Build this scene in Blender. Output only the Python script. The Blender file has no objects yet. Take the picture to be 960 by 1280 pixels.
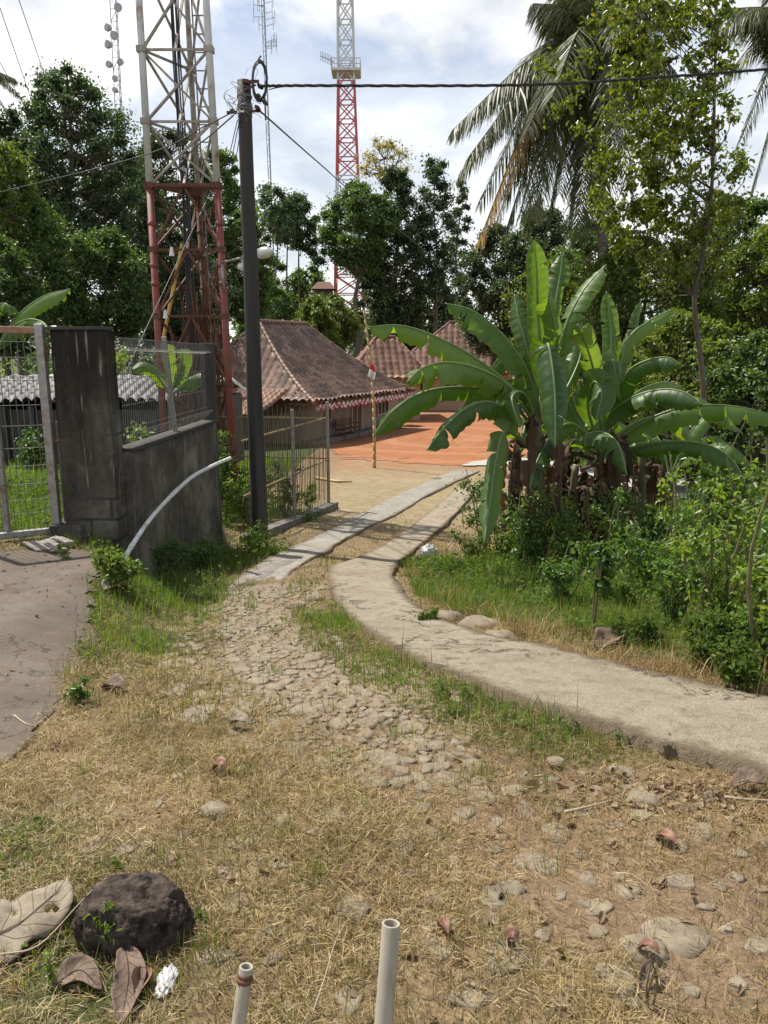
import bpy, math, random
import numpy as np
from mathutils import Vector, Matrix

R = math.radians
random.seed(7)
rng = np.random.default_rng(11)
scene = bpy.context.scene
COL = scene.collection

# ------------------------------------------------------------------ camera maths
PITCH = R(12.0); FPX = 967.0; CAMZ = 1.6
CP, SP = math.cos(PITCH), math.sin(PITCH)

def ray(px, py):
    a = (px - 480.0) / FPX; b = -(py - 640.0) / FPX
    return np.array([a, CP + b * SP, -SP + b * CP])

def P(px, py, Y):
    d = ray(px, py); t = Y / d[1]
    return np.array([d[0] * t, d[1] * t, CAMZ + d[2] * t])

# ------------------------------------------------------------------ noise + terrain
def vnoise(x, y, scale, seed=0):
    x = np.asarray(x, float) / scale + seed * 17.31; y = np.asarray(y, float) / scale + seed * 9.77
    xi = np.floor(x); yi = np.floor(y); fx = x - xi; fy = y - yi
    fx = fx * fx * (3 - 2 * fx); fy = fy * fy * (3 - 2 * fy)
    def h(a, b):
        s = np.sin(a * 127.1 + b * 311.7 + seed * 74.7) * 43758.5453
        return s - np.floor(s)
    return (h(xi, yi) * (1 - fx) + h(xi + 1, yi) * fx) * (1 - fy) + (h(xi, yi + 1) * (1 - fx) + h(xi + 1, yi + 1) * fx) * fy

def _smooth_table(pts, w):
    ys = np.arange(-20, 420, 0.1)
    z = np.interp(ys, [p[0] for p in pts], [p[1] for p in pts])
    k = int(w / 0.1) | 1
    zp = np.pad(z, k // 2, mode='edge')
    return ys, np.convolve(zp, np.ones(k) / k, mode='valid')

_yr, _zr = _smooth_table([(-20, .1), (2.0, 0.0), (2.9, -0.02), (3.8, -.15), (6, -.5), (9.3, -1.0), (10.5, -1.15), (14.3, -1.45), (21, -1.75), (32, -2.4), (46, -2.55), (400, -2.6)], 1.3)
_yl, _zl = _smooth_table([(-20, .1), (2.5, 0.0), (5, -.07), (7.2, -.18), (10, -.4), (17, -1.0), (30, -1.7), (46, -2.4), (400, -2.6)], 1.5)

def sstep(a, b, x):
    t = np.clip((x - a) / (b - a), 0, 1)
    return t * t * (3 - 2 * t)

def zbase(x, y):
    x = np.asarray(x, float); y = np.asarray(y, float)
    zr = np.interp(y, _yr, _zr); zl = np.interp(y, _yl, _zl)
    c = np.interp(y, [3, 6, 7.2, 10.6, 11.2, 14, 18], [-1.7, -1.9, -2.5, -2.3, -2.5, -4.6, -7])
    w = np.interp(y, [3, 6, 7.0, 7.4, 10.6, 11.2, 14, 18], [1.2, 1.0, .45, .16, .16, .7, 3, 5])
    s = sstep(c - w * .5, c + w * .5, x)
    return zl * (1 - s) + zr * s

SLABS = {}
def zt(x, y):
    x = np.asarray(x, float); y = np.asarray(y, float)
    amp = np.interp(y, [0, 8, 14, 25], [1, 1, .5, .15])
    for k_, q_ in SLABS.items(): amp = np.where(in_poly(x, y, q_), .1 if k_ == 'drive' else .5, amp)
    n = (vnoise(x, y, .55, 1) - .5) * .05 + (vnoise(x, y, .19, 2) - .5) * .022
    return zbase(x, y) + n * amp

def G(px, py, off=0.0):
    d = ray(px, py); t = 0.5
    prev = t
    while t < 400:
        x, y, z = d[0] * t, d[1] * t, CAMZ + d[2] * t
        if z <= float(zbase(x, y)) + off:
            lo, hi = prev, t
            for _ in range(30):
                m = (lo + hi) / 2
                if CAMZ + d[2] * m <= float(zbase(d[0] * m, d[1] * m)) + off: hi = m
                else: lo = m
            t = hi
            return np.array([d[0] * t, d[1] * t, CAMZ + d[2] * t])
        prev = t; t += 0.04 + t * .01
    return np.array([d[0] * t, d[1] * t, -2.6])

def ground(x, y): return float(zt(x, y))

def in_poly(x, y, poly):
    x = np.asarray(x); y = np.asarray(y); ins = np.zeros(x.shape, bool)
    n = len(poly); j = n - 1
    for i in range(n):
        xi, yi = poly[i][0], poly[i][1]; xj, yj = poly[j][0], poly[j][1]
        c = ((yi > y) != (yj > y)) & (x < (xj - xi) * (y - yi) / (yj - yi + 1e-12) + xi)
        ins ^= c; j = i
    return ins

def catmull(pts, n):
    pts = [np.array(p, float) for p in pts]
    pts = [2 * pts[0] - pts[1]] + pts + [2 * pts[-1] - pts[-2]]
    out = []
    segs = len(pts) - 3
    for k in range(n):
        g = k / (n - 1) * segs; i = min(int(g), segs - 1); t = g - i
        p0, p1, p2, p3 = pts[i:i + 4]
        out.append(.5 * ((2 * p1) + (-p0 + p2) * t + (2 * p0 - 5 * p1 + 4 * p2 - p3) * t * t + (-p0 + 3 * p1 - 3 * p2 + p3) * t ** 3))
    return out

# ------------------------------------------------------------------ object helpers
def tag(o, label=None, cat=None, group=None, kind=None):
    if label: o['label'] = label
    if cat: o['category'] = cat
    if group: o['group'] = group
    if kind: o['kind'] = kind
    return o

def thing(name, loc, label, cat, group=None, rotz=0.0):
    o = bpy.data.objects.new(name, None); COL.objects.link(o)
    o.location = [float(v) for v in loc]; o.rotation_euler = (0, 0, rotz); o.empty_display_size = .2
    return tag(o, label, cat, group)

def origin_of(o):
    v = Vector((0, 0, 0))
    while o is not None:
        v += Vector(o.location); o = o.parent
    return np.array(v)

def link_mesh(name, me, mat, parent=None):
    o = bpy.data.objects.new(name, me); COL.objects.link(o)
    if mat is not None: me.materials.append(mat)
    if parent is not None: o.parent = parent
    return o

def mesh_np(name, V, F, mat, parent=None, smooth=False, local=False, uv=None, attrs=None):
    V = np.asarray(V, np.float32).reshape(-1, 3)
    if parent is not None and not local: V = V - origin_of(parent).astype(np.float32)
    F = np.asarray(F, np.int32); n = F.shape[1]
    me = bpy.data.meshes.new(name)
    me.vertices.add(len(V)); me.vertices.foreach_set('co', V.ravel())
    me.loops.add(F.size); me.loops.foreach_set('vertex_index', F.ravel())
    me.polygons.add(len(F)); me.polygons.foreach_set('loop_start', np.arange(0, F.size, n, dtype=np.int32))
    if smooth: me.polygons.foreach_set('use_smooth', np.ones(len(F), bool))
    if uv is not None:
        l = me.uv_layers.new(name='UVMap'); l.data.foreach_set('uv', np.asarray(uv, np.float32)[F.ravel()].ravel())
    if attrs:
        for k, a in attrs.items():
            at = me.attributes.new(k, 'FLOAT', 'POINT'); at.data.foreach_set('value', np.asarray(a, np.float32))
    me.update(calc_edges=True); me.validate()
    return link_mesh(name, me, mat, parent)

class MB:
    def __init__(s): s.v = []; s.f = []
    def add(s, vs, fs):
        b = len(s.v); s.v += [tuple(float(c) for c in v) for v in vs]; s.f += [tuple(b + i for i in f) for f in fs]; return s
    def box(s, c, h, ax=None):
        c = np.array(c, float); A = np.eye(3) if ax is None else np.array(ax, float)
        vs = [c + A[0] * h[0] * i + A[1] * h[1] * j + A[2] * h[2] * k for k in (-1, 1) for j in (-1, 1) for i in (-1, 1)]
        return s.add(vs, [(0, 2, 3, 1), (4, 5, 7, 6), (0, 1, 5, 4), (2, 6, 7, 3), (0, 4, 6, 2), (1, 3, 7, 5)])
    def bar(s, a, b, w, h=None, up=(0, 0, 1)):
        a = np.array(a, float); b = np.array(b, float); d = b - a; L = np.linalg.norm(d); d = d / L
        up = np.array(up, float)
        if abs(d @ up) > .98: up = np.array([1., 0, 0])
        x = np.cross(d, up); x /= np.linalg.norm(x); z = np.cross(x, d)
        return s.box((a + b) / 2, (w / 2, L / 2, (h or w) / 2), (x, d, z))
    def tube(s, pts, r, n=8, cap=True):
        pts = [np.array(p, float) for p in pts]; m = len(pts)
        rs = [r] * m if np.isscalar(r) else list(r)
        t0 = pts[1] - pts[0]; t0 = t0 / np.linalg.norm(t0)
        ref = np.array([0, 0, 1.]) if abs(t0[2]) < .9 else np.array([1., 0, 0])
        x = np.cross(t0, ref); x /= np.linalg.norm(x)
        vs = []
        for i in range(m):
            t = pts[min(i + 1, m - 1)] - pts[max(i - 1, 0)]; t = t / (np.linalg.norm(t) + 1e-9)
            x = x - t * (x @ t); x /= (np.linalg.norm(x) + 1e-9); y = np.cross(t, x)
            for k in range(n):
                a = 2 * math.pi * k / n
                vs.append(pts[i] + (x * math.cos(a) + y * math.sin(a)) * rs[i])
        fs = [(i * n + k, i * n + (k + 1) % n, (i + 1) * n + (k + 1) % n, (i + 1) * n + k) for i in range(m - 1) for k in range(n)]
        if cap: fs += [tuple(range(n))[::-1], tuple((m - 1) * n + k for k in range(n))]
        return s.add(vs, fs)
    def build(s, name, mat, parent=None, smooth=False, local=False, bevel=0):
        o = np.zeros(3) if (parent is None or local) else origin_of(parent)
        me = bpy.data.meshes.new(name)
        me.from_pydata([(v[0] - o[0], v[1] - o[1], v[2] - o[2]) for v in s.v], [], s.f)
        if smooth:
            for p in me.polygons: p.use_smooth = len(p.vertices) <= 4
        ob = link_mesh(name, me, mat, parent)
        if bevel:
            b = ob.modifiers.new('bevel', 'BEVEL'); b.width = bevel; b.segments = 2; b.limit_method = 'ANGLE'
        return ob

def dup(root, loc, rotz, scale, label, group=None, name=None):
    r = root.copy(); COL.objects.link(r); r.location = [float(v) for v in loc]; r.rotation_euler = (0, 0, rotz); r.scale = scale
    r['label'] = label
    if group: r['group'] = group
    for ch in list(root.children):
        c = ch.copy(); COL.objects.link(c); c.parent = r
        for g in ch.children:
            d = g.copy(); COL.objects.link(d); d.parent = c
    return r

# ------------------------------------------------------------------ materials
def newmat(name):
    m = bpy.data.materials.new(name); m.use_nodes = True
    nt = m.node_tree; nt.nodes.clear()
    out = nt.nodes.new('ShaderNodeOutputMaterial')
    return m, nt, out

def N(nt, t, **kw):
    n = nt.nodes.new(t)
    for k, v in kw.items():
        if k.startswith('i_'): n.inputs[k[2:].replace('_', ' ')].default_value = v
        else: setattr(n, k, v)
    return n

def ramp(nt, fac, stops):
    r = nt.nodes.new('ShaderNodeValToRGB'); e = r.color_ramp.elements
    while len(e) < len(stops): e.new(.5)
    for i, (p, c) in enumerate(stops):
        e[i].position = p; e[i].color = (c[0], c[1], c[2], 1) if not np.isscalar(c) else (c, c, c, 1)
    nt.links.new(fac, r.inputs[0]); return r.outputs[0]

def noise(nt, scale, detail=5, rough=.6, vec=None, dist=0.0):
    n = N(nt, 'ShaderNodeTexNoise'); n.inputs['Scale'].default_value = scale; n.inputs['Detail'].default_value = detail
    n.inputs['Roughness'].default_value = rough; n.inputs['Distortion'].default_value = dist
    if vec is not None: nt.links.new(vec, n.inputs['Vector'])
    return n.outputs[0]

def mixc(nt, fac, a, b, mode='MIX'):
    m = N(nt, 'ShaderNodeMix', data_type='RGBA', blend_type=mode)
    def put(sock, v):
        if isinstance(v, bpy.types.NodeSocket): nt.links.new(v, sock)
        elif np.isscalar(v): sock.default_value = v
        else: sock.default_value = (v[0], v[1], v[2], 1)
    put(m.inputs[0], fac); put(m.inputs[6], a); put(m.inputs[7], b)
    return m.outputs[2]

def mth(nt, op, a, b=None, clamp=False):
    m = N(nt, 'ShaderNodeMath', operation=op); m.use_clamp = clamp
    for i, v in enumerate((a, b)):
        if v is None: continue
        if isinstance(v, bpy.types.NodeSocket): nt.links.new(v, m.inputs[i])
        else: m.inputs[i].default_value = v
    return m.outputs[0]

def geopos(nt, sx=1, sy=1, sz=1, obj=False):
    if obj: src = N(nt, 'ShaderNodeTexCoord').outputs['Object']
    else: src = N(nt, 'ShaderNodeNewGeometry').outputs['Position']
    if (sx, sy, sz) == (1, 1, 1): return src
    mp = N(nt, 'ShaderNodeMapping'); mp.inputs['Scale'].default_value = (sx, sy, sz)
    nt.links.new(src, mp.inputs['Vector']); return mp.outputs[0]

def finish(nt, out, col, rough=.8, bump=None, bstr=.3, bdist=.01, metal=0, spec=.5):
    b = N(nt, 'ShaderNodeBsdfPrincipled')
    if isinstance(col, bpy.types.NodeSocket): nt.links.new(col, b.inputs['Base Color'])
    else: b.inputs['Base Color'].default_value = (*col, 1)
    if isinstance(rough, bpy.types.NodeSocket): nt.links.new(rough, b.inputs['Roughness'])
    else: b.inputs['Roughness'].default_value = rough
    b.inputs['Metallic'].default_value = metal; b.inputs['Specular IOR Level'].default_value = spec
    if bump is not None:
        bp = N(nt, 'ShaderNodeBump'); bp.inputs['Strength'].default_value = bstr; bp.inputs['Distance'].default_value = bdist
        nt.links.new(bump, bp.inputs['Height']); nt.links.new(bp.outputs[0], b.inputs['Normal'])
    nt.links.new(b.outputs[0], out.inputs[0]); return b

def mat_simple(name, c1, c2, scale=8, rough=.7, bstr=.3, bdist=.006, metal=0, spots=None, spot_scale=3, stretch=(1, 1, 1), spec=.5):
    m, nt, out = newmat(name)
    v = geopos(nt, *stretch, obj=True)
    n1 = noise(nt, scale, 6, .65, v)
    col = ramp(nt, n1, [(.3, c1), (.7, c2)])
    if spots is not None:
        n2 = noise(nt, spot_scale, 7, .7, v)
        col = mixc(nt, ramp(nt, n2, [(.52, 0.0), (.64, 1.0)]), col, spots)
    finish(nt, out, col, rough, n1, bstr, bdist, metal, spec); return m

def mat_leaf(name, c1, c2, c3=None, trans=.4, rough=.42, tcol=None, objvar=.25, spec=.45, posvar=None):
    m, nt, out = newmat(name)
    g = N(nt, 'ShaderNodeNewGeometry')
    oi = N(nt, 'ShaderNodeObjectInfo')
    stops = [(0, c1), (.55, c2)] + ([(.97, c3)] if c3 else [])
    if c3: stops = [(0, c1), (.6, c2), (.93, c2), (1.0, c3)]
    col = ramp(nt, g.outputs['Random Per Island'], stops)
    k = mth(nt, 'ADD', mth(nt, 'MULTIPLY', oi.outputs['Random'], objvar * 2), 1 - objvar)
    col = mixc(nt, 1.0, col, k, 'MULTIPLY')
    if posvar:
        pz = noise(nt, posvar[0], 6, .7, g.outputs['Position']); col = mixc(nt, 1.0, col, ramp(nt, pz, posvar[1]), 'MULTIPLY')
    b = N(nt, 'ShaderNodeBsdfPrincipled'); b.inputs['Roughness'].default_value = rough; b.inputs['Specular IOR Level'].default_value = spec
    nt.links.new(col, b.inputs['Base Color'])
    t = N(nt, 'ShaderNodeBsdfTranslucent')
    tc = mixc(nt, 1.0, col, tcol or (1.9, 1.9, .7), 'MULTIPLY'); nt.links.new(tc, t.inputs[0])
    mx = N(nt, 'ShaderNodeMixShader'); mx.inputs[0].default_value = trans
    nt.links.new(b.outputs[0], mx.inputs[1]); nt.links.new(t.outputs[0], mx.inputs[2]); nt.links.new(mx.outputs[0], out.inputs[0])
    return m

def mat_ground():
    m, nt, out = newmat('soil_with_dry_turf')
    p = geopos(nt)
    n1 = noise(nt, 1.7, 8, .7, p); n2 = noise(nt, 26, 6, .7, p); n3 = noise(nt, 95, 4, .7, p); n4 = noise(nt, .35, 4, .6, p)
    straw = ramp(nt, n2, [(.3, (.075, .052, .027)), (.5, (.19, .14, .072)), (.72, (.36, .29, .17))])
    dirt = ramp(nt, n2, [(.3, (.13, .088, .055)), (.7, (.27, .19, .12))])
    green = ramp(nt, n2, [(.3, (.035, .048, .016)), (.7, (.085, .105, .035))])
    c = mixc(nt, ramp(nt, n1, [(.4, 0.0), (.62, 1.0)]), straw, dirt)
    ga = N(nt, 'ShaderNodeAttribute', attribute_name='green'); ba = N(nt, 'ShaderNodeAttribute', attribute_name='bare')
    gf = mth(nt, 'ADD', ga.outputs['Fac'], mth(nt, 'MULTIPLY', mth(nt, 'SUBTRACT', n1, .5), 1.3))
    c = mixc(nt, ramp(nt, gf, [(.3, 0.0), (.7, 1.0)]), c, green)
    bf = mth(nt, 'ADD', ba.outputs['Fac'], mth(nt, 'MULTIPLY', mth(nt, 'SUBTRACT', n1, .5), .9))
    c = mixc(nt, ramp(nt, bf, [(.4, 0.0), (.7, 1.0)]), c, dirt)
    yard = N(nt, 'ShaderNodeAttribute', attribute_name='yard')
    yc = ramp(nt, noise(nt, 5, 10, .78, p), [(.3, (.155, .115, .062)), (.5, (.265, .21, .125)), (.7, (.34, .285, .185))])
    yc = mixc(nt, ramp(nt, noise(nt, .6, 8, .7, p), [(.45, 0.0), (.65, .6)]), yc, (.19, .16, .085))
    rd = N(nt, 'ShaderNodeAttribute', attribute_name='red'); yc = mixc(nt, mth(nt, 'MULTIPLY', rd.outputs['Fac'], ramp(nt, noise(nt, 1.3, 7, .7, p), [(.35, 0.0), (.6, 1.0)])), yc, (.27, .125, .07))
    c = mixc(nt, yard.outputs['Fac'], c, yc)
    h = mth(nt, 'ADD', mth(nt, 'MULTIPLY', n2, .7), mth(nt, 'MULTIPLY', n3, .5))
    finish(nt, out, c, .95, h, .8, .03, spec=.2); return m

def mat_concrete(name, base, dark, light, stain=None, rough=.9, scale=1.0, cracks=True, bstr=.35, bdist=.008):
    m, nt, out = newmat(name)
    p = geopos(nt)
    n1 = noise(nt, 2.2 * scale, 9, .72, p); n2 = noise(nt, 45 * scale, 5, .7, p); n3 = noise(nt, 9 * scale, 6, .7, p)
    c = ramp(nt, n1, [(.3, dark), (.5, base), (.72, light)])
    c = mixc(nt, .35, c, ramp(nt, n2, [(.3, tuple(v * .55 for v in base)), (.7, tuple(min(1, v * 1.35) for v in base))]))
    if stain: c = mixc(nt, ramp(nt, n3, [(.5, 0.0), (.66, .75)]), c, stain)
    n5 = noise(nt, 130 * scale, 3, .7, p); c = mixc(nt, mth(nt, 'MULTIPLY', ramp(nt, n5, [(.52, 0.0), (.66, 1.0)]), .5), c, tuple(v * .5 for v in base))
    h = mth(nt, 'ADD', mth(nt, 'ADD', n2, mth(nt, 'MULTIPLY', n5, .7)), mth(nt, 'MULTIPLY', n3, .8))
    if cracks:
        vo = N(nt, 'ShaderNodeTexVoronoi', feature='DISTANCE_TO_EDGE'); vo.inputs['Scale'].default_value = .7
        nz_ = N(nt, 'ShaderNodeTexNoise', i_Scale=4.5, i_Detail=8.0); nt.links.new(p, nz_.inputs[0]); mpx = mixc(nt, .55, p, nz_.outputs[1]); nt.links.new(mpx, vo.inputs['Vector'])
        cr = ramp(nt, vo.outputs['Distance'], [(.0, 1.0), (.007, 0.0)])
        cr = mth(nt, 'MULTIPLY', cr, ramp(nt, n1, [(.45, 0.0), (.55, 1.0)]))
        c = mixc(nt, mth(nt, 'MULTIPLY', cr, .45), c, tuple(v * .3 for v in base))
        h = mth(nt, 'SUBTRACT', h, cr)
    nc = noise(nt, .55, 9, .62, p, .4)
    ln = mth(nt, 'MULTIPLY', ramp(nt, mth(nt, 'ABSOLUTE', mth(nt, 'SUBTRACT', nc, .5)), [(.0, 1.0), (.0045, 0.0)]), ramp(nt, n3, [(.42, 0.0), (.5, 1.0)]))
    c = mixc(nt, mth(nt, 'MULTIPLY', ln, .75), c, tuple(v * .22 for v in base)); h = mth(nt, 'SUBTRACT', h, ln)
    ed = N(nt, 'ShaderNodeAttribute', attribute_name='edge')
    ef = mth(nt, 'ADD', mth(nt, 'POWER', ed.outputs['Fac'], 3.0), mth(nt, 'MULTIPLY', mth(nt, 'SUBTRACT', n3, .5), 1.5))
    ef = mth(nt, 'ADD', ef, mth(nt, 'SUBTRACT', n1, .5))
    c = mixc(nt, ramp(nt, ef, [(.45, 0.0), (.85, .8)]), c, mixc(nt, n2, (.09, .065, .04), (.24, .18, .115)))
    finish(nt, out, c, rough, h, bstr, bdist, spec=.25); return m

def mat_oldwall(joint=1.0, name='algae_blackened_plaster'):
    m, nt, out = newmat(name)
    p = geopos(nt); ps = geopos(nt, 6, 6, .7); pf = geopos(nt, 22, 22, 1.3)
    n1 = noise(nt, 1.4, 8, .7, p); n2 = noise(nt, 30, 6, .7, p); st = noise(nt, 1, 6, .7, ps); sf = noise(nt, 1, 3, .6, pf)
    c = ramp(nt, n1, [(.3, (.028, .026, .022)), (.5, (.082, .075, .063)), (.68, (.19, .175, .15))])
    sep = N(nt, 'ShaderNodeSeparateXYZ'); nt.links.new(p, sep.inputs[0])
    # dark algae from the coping downwards, paler bare blocks low on the pillar
    topk = ramp(nt, mth(nt, 'ADD', mth(nt, 'MULTIPLY', sep.outputs[2], .35), st), [(.6, 0.0), (1.1, .9)])
    c = mixc(nt, topk, c, (.016, .015, .0125))
    c = mixc(nt, mth(nt, 'MULTIPLY', ramp(nt, sf, [(.62, 0.0), (.70, 1.0)]), .6), c, (.25, .24, .21))
    c = mixc(nt, mth(nt, 'MULTIPLY', ramp(nt, noise(nt, 5, 7, .7, p), [(.56, 0.0), (.64, 1.0)]), .55), c, (.045, .055, .02))
    br = N(nt, 'ShaderNodeTexBrick'); br.inputs['Scale'].default_value = 1.0; br.inputs['Brick Width'].default_value = .4; br.inputs['Row Height'].default_value = .2
    br.inputs['Mortar Size'].default_value = .012
    cm = N(nt, 'ShaderNodeCombineXYZ'); nt.links.new(mth(nt, 'ADD', sep.outputs[0], sep.outputs[1]), cm.inputs[0]); nt.links.new(sep.outputs[2], cm.inputs[1])
    nt.links.new(cm.outputs[0], br.inputs['Vector'])
    c = mixc(nt, 1.0, c, (1.35, 1.33, 1.3), 'MULTIPLY')
    jm = mth(nt, 'MULTIPLY', mth(nt, 'MULTIPLY', br.outputs['Fac'], joint), ramp(nt, mth(nt, 'SUBTRACT', n1, mth(nt, 'MULTIPLY', sep.outputs[2], .2)), [(.38, 0.0), (.5, 1.0)]))
    c = mixc(nt, mth(nt, 'MULTIPLY', jm, .7), c, (.03, .028, .025))
    h = mth(nt, 'SUBTRACT', mth(nt, 'ADD', n2, n1), jm)
    finish(nt, out, c, .92, h, 1.0, .025, spec=.2); return m

def mat_tile(name, c1, c2, c3, lichen):
    m, nt, out = newmat(name)
    uv = N(nt, 'ShaderNodeUVMap')
    fl = N(nt, 'ShaderNodeVectorMath', operation='FLOOR'); nt.links.new(uv.outputs[0], fl.inputs[0])
    wn = N(nt, 'ShaderNodeTexWhiteNoise', noise_dimensions='3D'); nt.links.new(fl.outputs[0], wn.inputs['Vector'])
    p = geopos(nt)
    c = ramp(nt, wn.outputs['Value'], [(0, c1), (.5, c2), (1, c3)])
    n1 = noise(nt, .8, 6, .7, p); n2 = noise(nt, 7, 6, .75, p)
    c = mixc(nt, ramp(nt, n1, [(.4, 0.0), (.7, .65)]), c, tuple(v * .45 for v in c1))
    lm = mth(nt, 'MULTIPLY', ramp(nt, n2, [(.52, 0.0), (.66, .85)]), ramp(nt, n1, [(.35, .9), (.65, .25)]))
    c = mixc(nt, lm, c, lichen)
    finish(nt, out, c, .62, n2, .3, .01, spec=.5); return m

def mat_banana():
    m, nt, out = newmat('banana_leaf_blade')
    uv = N(nt, 'ShaderNodeUVMap'); sep = N(nt, 'ShaderNodeSeparateXYZ'); nt.links.new(uv.outputs[0], sep.inputs[0])
    oi = N(nt, 'ShaderNodeObjectInfo')
    au = mth(nt, 'ABSOLUTE', sep.outputs[0])
    mp = N(nt, 'ShaderNodeMapping'); mp.inputs['Scale'].default_value = (1.2, 55, 1); nt.links.new(uv.outputs[0], mp.inputs['Vector'])
    vein = noise(nt, 1.0, 3, .6, mp.outputs[0])
    base = ramp(nt, oi.outputs['Random'], [(0, (.030, .072, .016)), (.5, (.055, .112, .022)), (1, (.105, .165, .052))])
    c = mixc(nt, ramp(nt, vein, [(.35, 0.0), (.7, .5)]), base, (.085, .17, .045))
    rib = ramp(nt, au, [(.03, 1.0), (.06, 0.0)])
    c = mixc(nt, rib, c, (.13, .20, .06))
    edge = mth(nt, 'MULTIPLY', ramp(nt, au, [(.8, 0.0), (.97, 1.0)]), ramp(nt, noise(nt, 9, 4, .7), [(.5, 0.0), (.6, 1.0)]))
    c = mixc(nt, edge, c, (.16, .12, .045))
    b = N(nt, 'ShaderNodeBsdfPrincipled'); b.inputs['Roughness'].default_value = .44; b.inputs['Specular IOR Level'].default_value = .5
    nt.links.new(c, b.inputs['Base Color'])
    bp = N(nt, 'ShaderNodeBump'); bp.inputs['Strength'].default_value = .35; bp.inputs['Distance'].default_value = .01
    nt.links.new(vein, bp.inputs['Height']); nt.links.new(bp.outputs[0], b.inputs['Normal'])
    t = N(nt, 'ShaderNodeBsdfTranslucent'); nt.links.new(mixc(nt, 1.0, c, (3.0, 2.6, .5), 'MULTIPLY'), t.inputs[0])
    mx = N(nt, 'ShaderNodeMixShader'); mx.inputs[0].default_value = .45
    nt.links.new(b.outputs[0], mx.inputs[1]); nt.links.new(t.outputs[0], mx.inputs[2]); nt.links.new(mx.outputs[0], out.inputs[0])
    return m

def mat_redsoil():
    m, nt, out = newmat('red_clay')
    p = geopos(nt)
    n1 = noise(nt, .5, 6, .65, p); n2 = noise(nt, 6, 8, .75, p)
    w = N(nt, 'ShaderNodeTexWave', wave_type='RINGS', rings_direction='Z'); w.inputs['Scale'].default_value = .13; w.inputs['Distortion'].default_value = 3
    w.inputs['Detail'].default_value = 2; w.inputs['Detail Scale'].default_value = .6
    mp = N(nt, 'ShaderNodeMapping'); mp.inputs['Location'].default_value = (-3.4, -26.5, 0); mp.inputs['Scale'].default_value = (1.0, .75, 1.0)
    nt.links.new(p, mp.inputs['Vector']); nt.links.new(mp.outputs[0], w.inputs['Vector'])
    trk = ramp(nt, w.outputs['Fac'], [(.6, 0.0), (.85, .3)])
    c = ramp(nt, n2, [(.3, (.17, .064, .028)), (.5, (.285, .112, .046)), (.7, (.36, .165, .082))])
    c = mixc(nt, ramp(nt, n1, [(.35, 0.0), (.7, .5)]), c, (.20, .085, .042))
    c = mixc(nt, ramp(nt, noise(nt, 1.6, 8, .75, p), [(.5, 0.0), (.66, .55)]), c, (.33, .20, .13))
    c = mixc(nt, trk, c, (.36, .20, .125))
    finish(nt, out, c, .95, mth(nt, 'ADD', n2, mth(nt, 'MULTIPLY', w.outputs['Fac'], .3)), .4, .03, spec=.15); return m

M = {}
M['ground'] = mat_ground()
M['path'] = mat_concrete('pale_worn_concrete', (.34, .29, .215), (.24, .195, .14), (.43, .375, .29), stain=(.22, .165, .11), bstr=1.0, bdist=.02)
M['track'] = mat_concrete('grey_track_concrete', (.26, .24, .205), (.18, .16, .13), (.34, .315, .28), stain=(.16, .14, .11))
M['drive'] = mat_concrete('brown_grey_driveway', (.118, .097, .078), (.058, .046, .036), (.185, .16, .135), stain=(.125, .08, .05), bstr=.5)
M['road'] = mat_concrete('pale_road_concrete', (.40, .38, .35), (.31, .29, .27), (.47, .45, .42))
M['red'] = mat_redsoil()
M['stone'] = mat_simple('cobble_stone', (.11, .088, .062), (.26, .215, .152), 15, .95, .7, .008, spots=(.19, .145, .095), spot_scale=5)
M['oldwall'] = mat_oldwall(); M['oldwall2'] = mat_oldwall(0.0, 'algae_blackened_render')
M['kerb'] = mat_concrete('old_kerb', (.19, .18, .16), (.10, .095, .08), (.28, .265, .24), stain=(.06, .06, .05))
M['post_conc'] = mat_simple('dark_mossy_concrete', (.025, .024, .021), (.065, .06, .053), 6, .9, .5, .006, stretch=(1, 1, .3))
M['pole'] = mat_simple('weathered_pole', (.017, .016, .015), (.04, .037, .034), 5, .75, .4, .004, stretch=(2, 2, .12), spots=(.06, .055, .05), spot_scale=3)
M['galv'] = mat_simple('galvanised_steel', (.22, .22, .21), (.36, .36, .35), 18, .45, .15, .002, metal=.6, spots=(.2, .12, .07), spot_scale=5)
M['rustpipe'] = mat_simple('rusty_pipe', (.24, .11, .06), (.36, .22, .15), 14, .7, .4, .003)
M['wire'] = mat_simple('wire_grey', (.09, .09, .085), (.17, .17, .165), 30, .5, .1, .001, metal=.4)
M['ochre'] = mat_simple('faded_yellow_iron', (.17, .12, .05), (.30, .23, .11), 12, .65, .3, .002, spots=(.14, .07, .035), spot_scale=9)
M['ochredark'] = mat_simple('weathered_iron_bar', (.075, .058, .03), (.16, .13, .07), 12, .65, .3, .002, spots=(.09, .05, .03), spot_scale=9)
M['towerwhite'] = mat_simple('chalky_white_paint', (.42, .43, .43), (.56, .57, .57), 7, .55, .2, .003, spots=(.28, .18, .10), spot_scale=3.2, stretch=(1, 1, .5))
M['towergrey'] = mat_simple('grimy_brace_paint', (.20, .185, .16), (.38, .36, .32), 6, .65, .3, .003, spots=(.20, .11, .06), spot_scale=4)
M['towerred'] = mat_simple('faded_red_paint', (.17, .035, .027), (.27, .07, .055), 6, .6, .25, .003, spots=(.12, .06, .04), spot_scale=3)
M['rust'] = mat_simple('rusted_steel', (.065, .028, .017), (.16, .07, .04), 9, .85, .5, .005)
M['yellow'] = mat_simple('yellow_tube', (.55, .38, .06), (.62, .46, .12), 9, .5, .1, .002)
M['cable'] = mat_simple('black_cable', (.012, .012, .014), (.03, .03, .034), 20, .5, .1, .001)
M['cablegrey'] = mat_simple('grey_cable', (.10, .10, .105), (.18, .18, .18), 20, .5, .1, .001)
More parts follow.
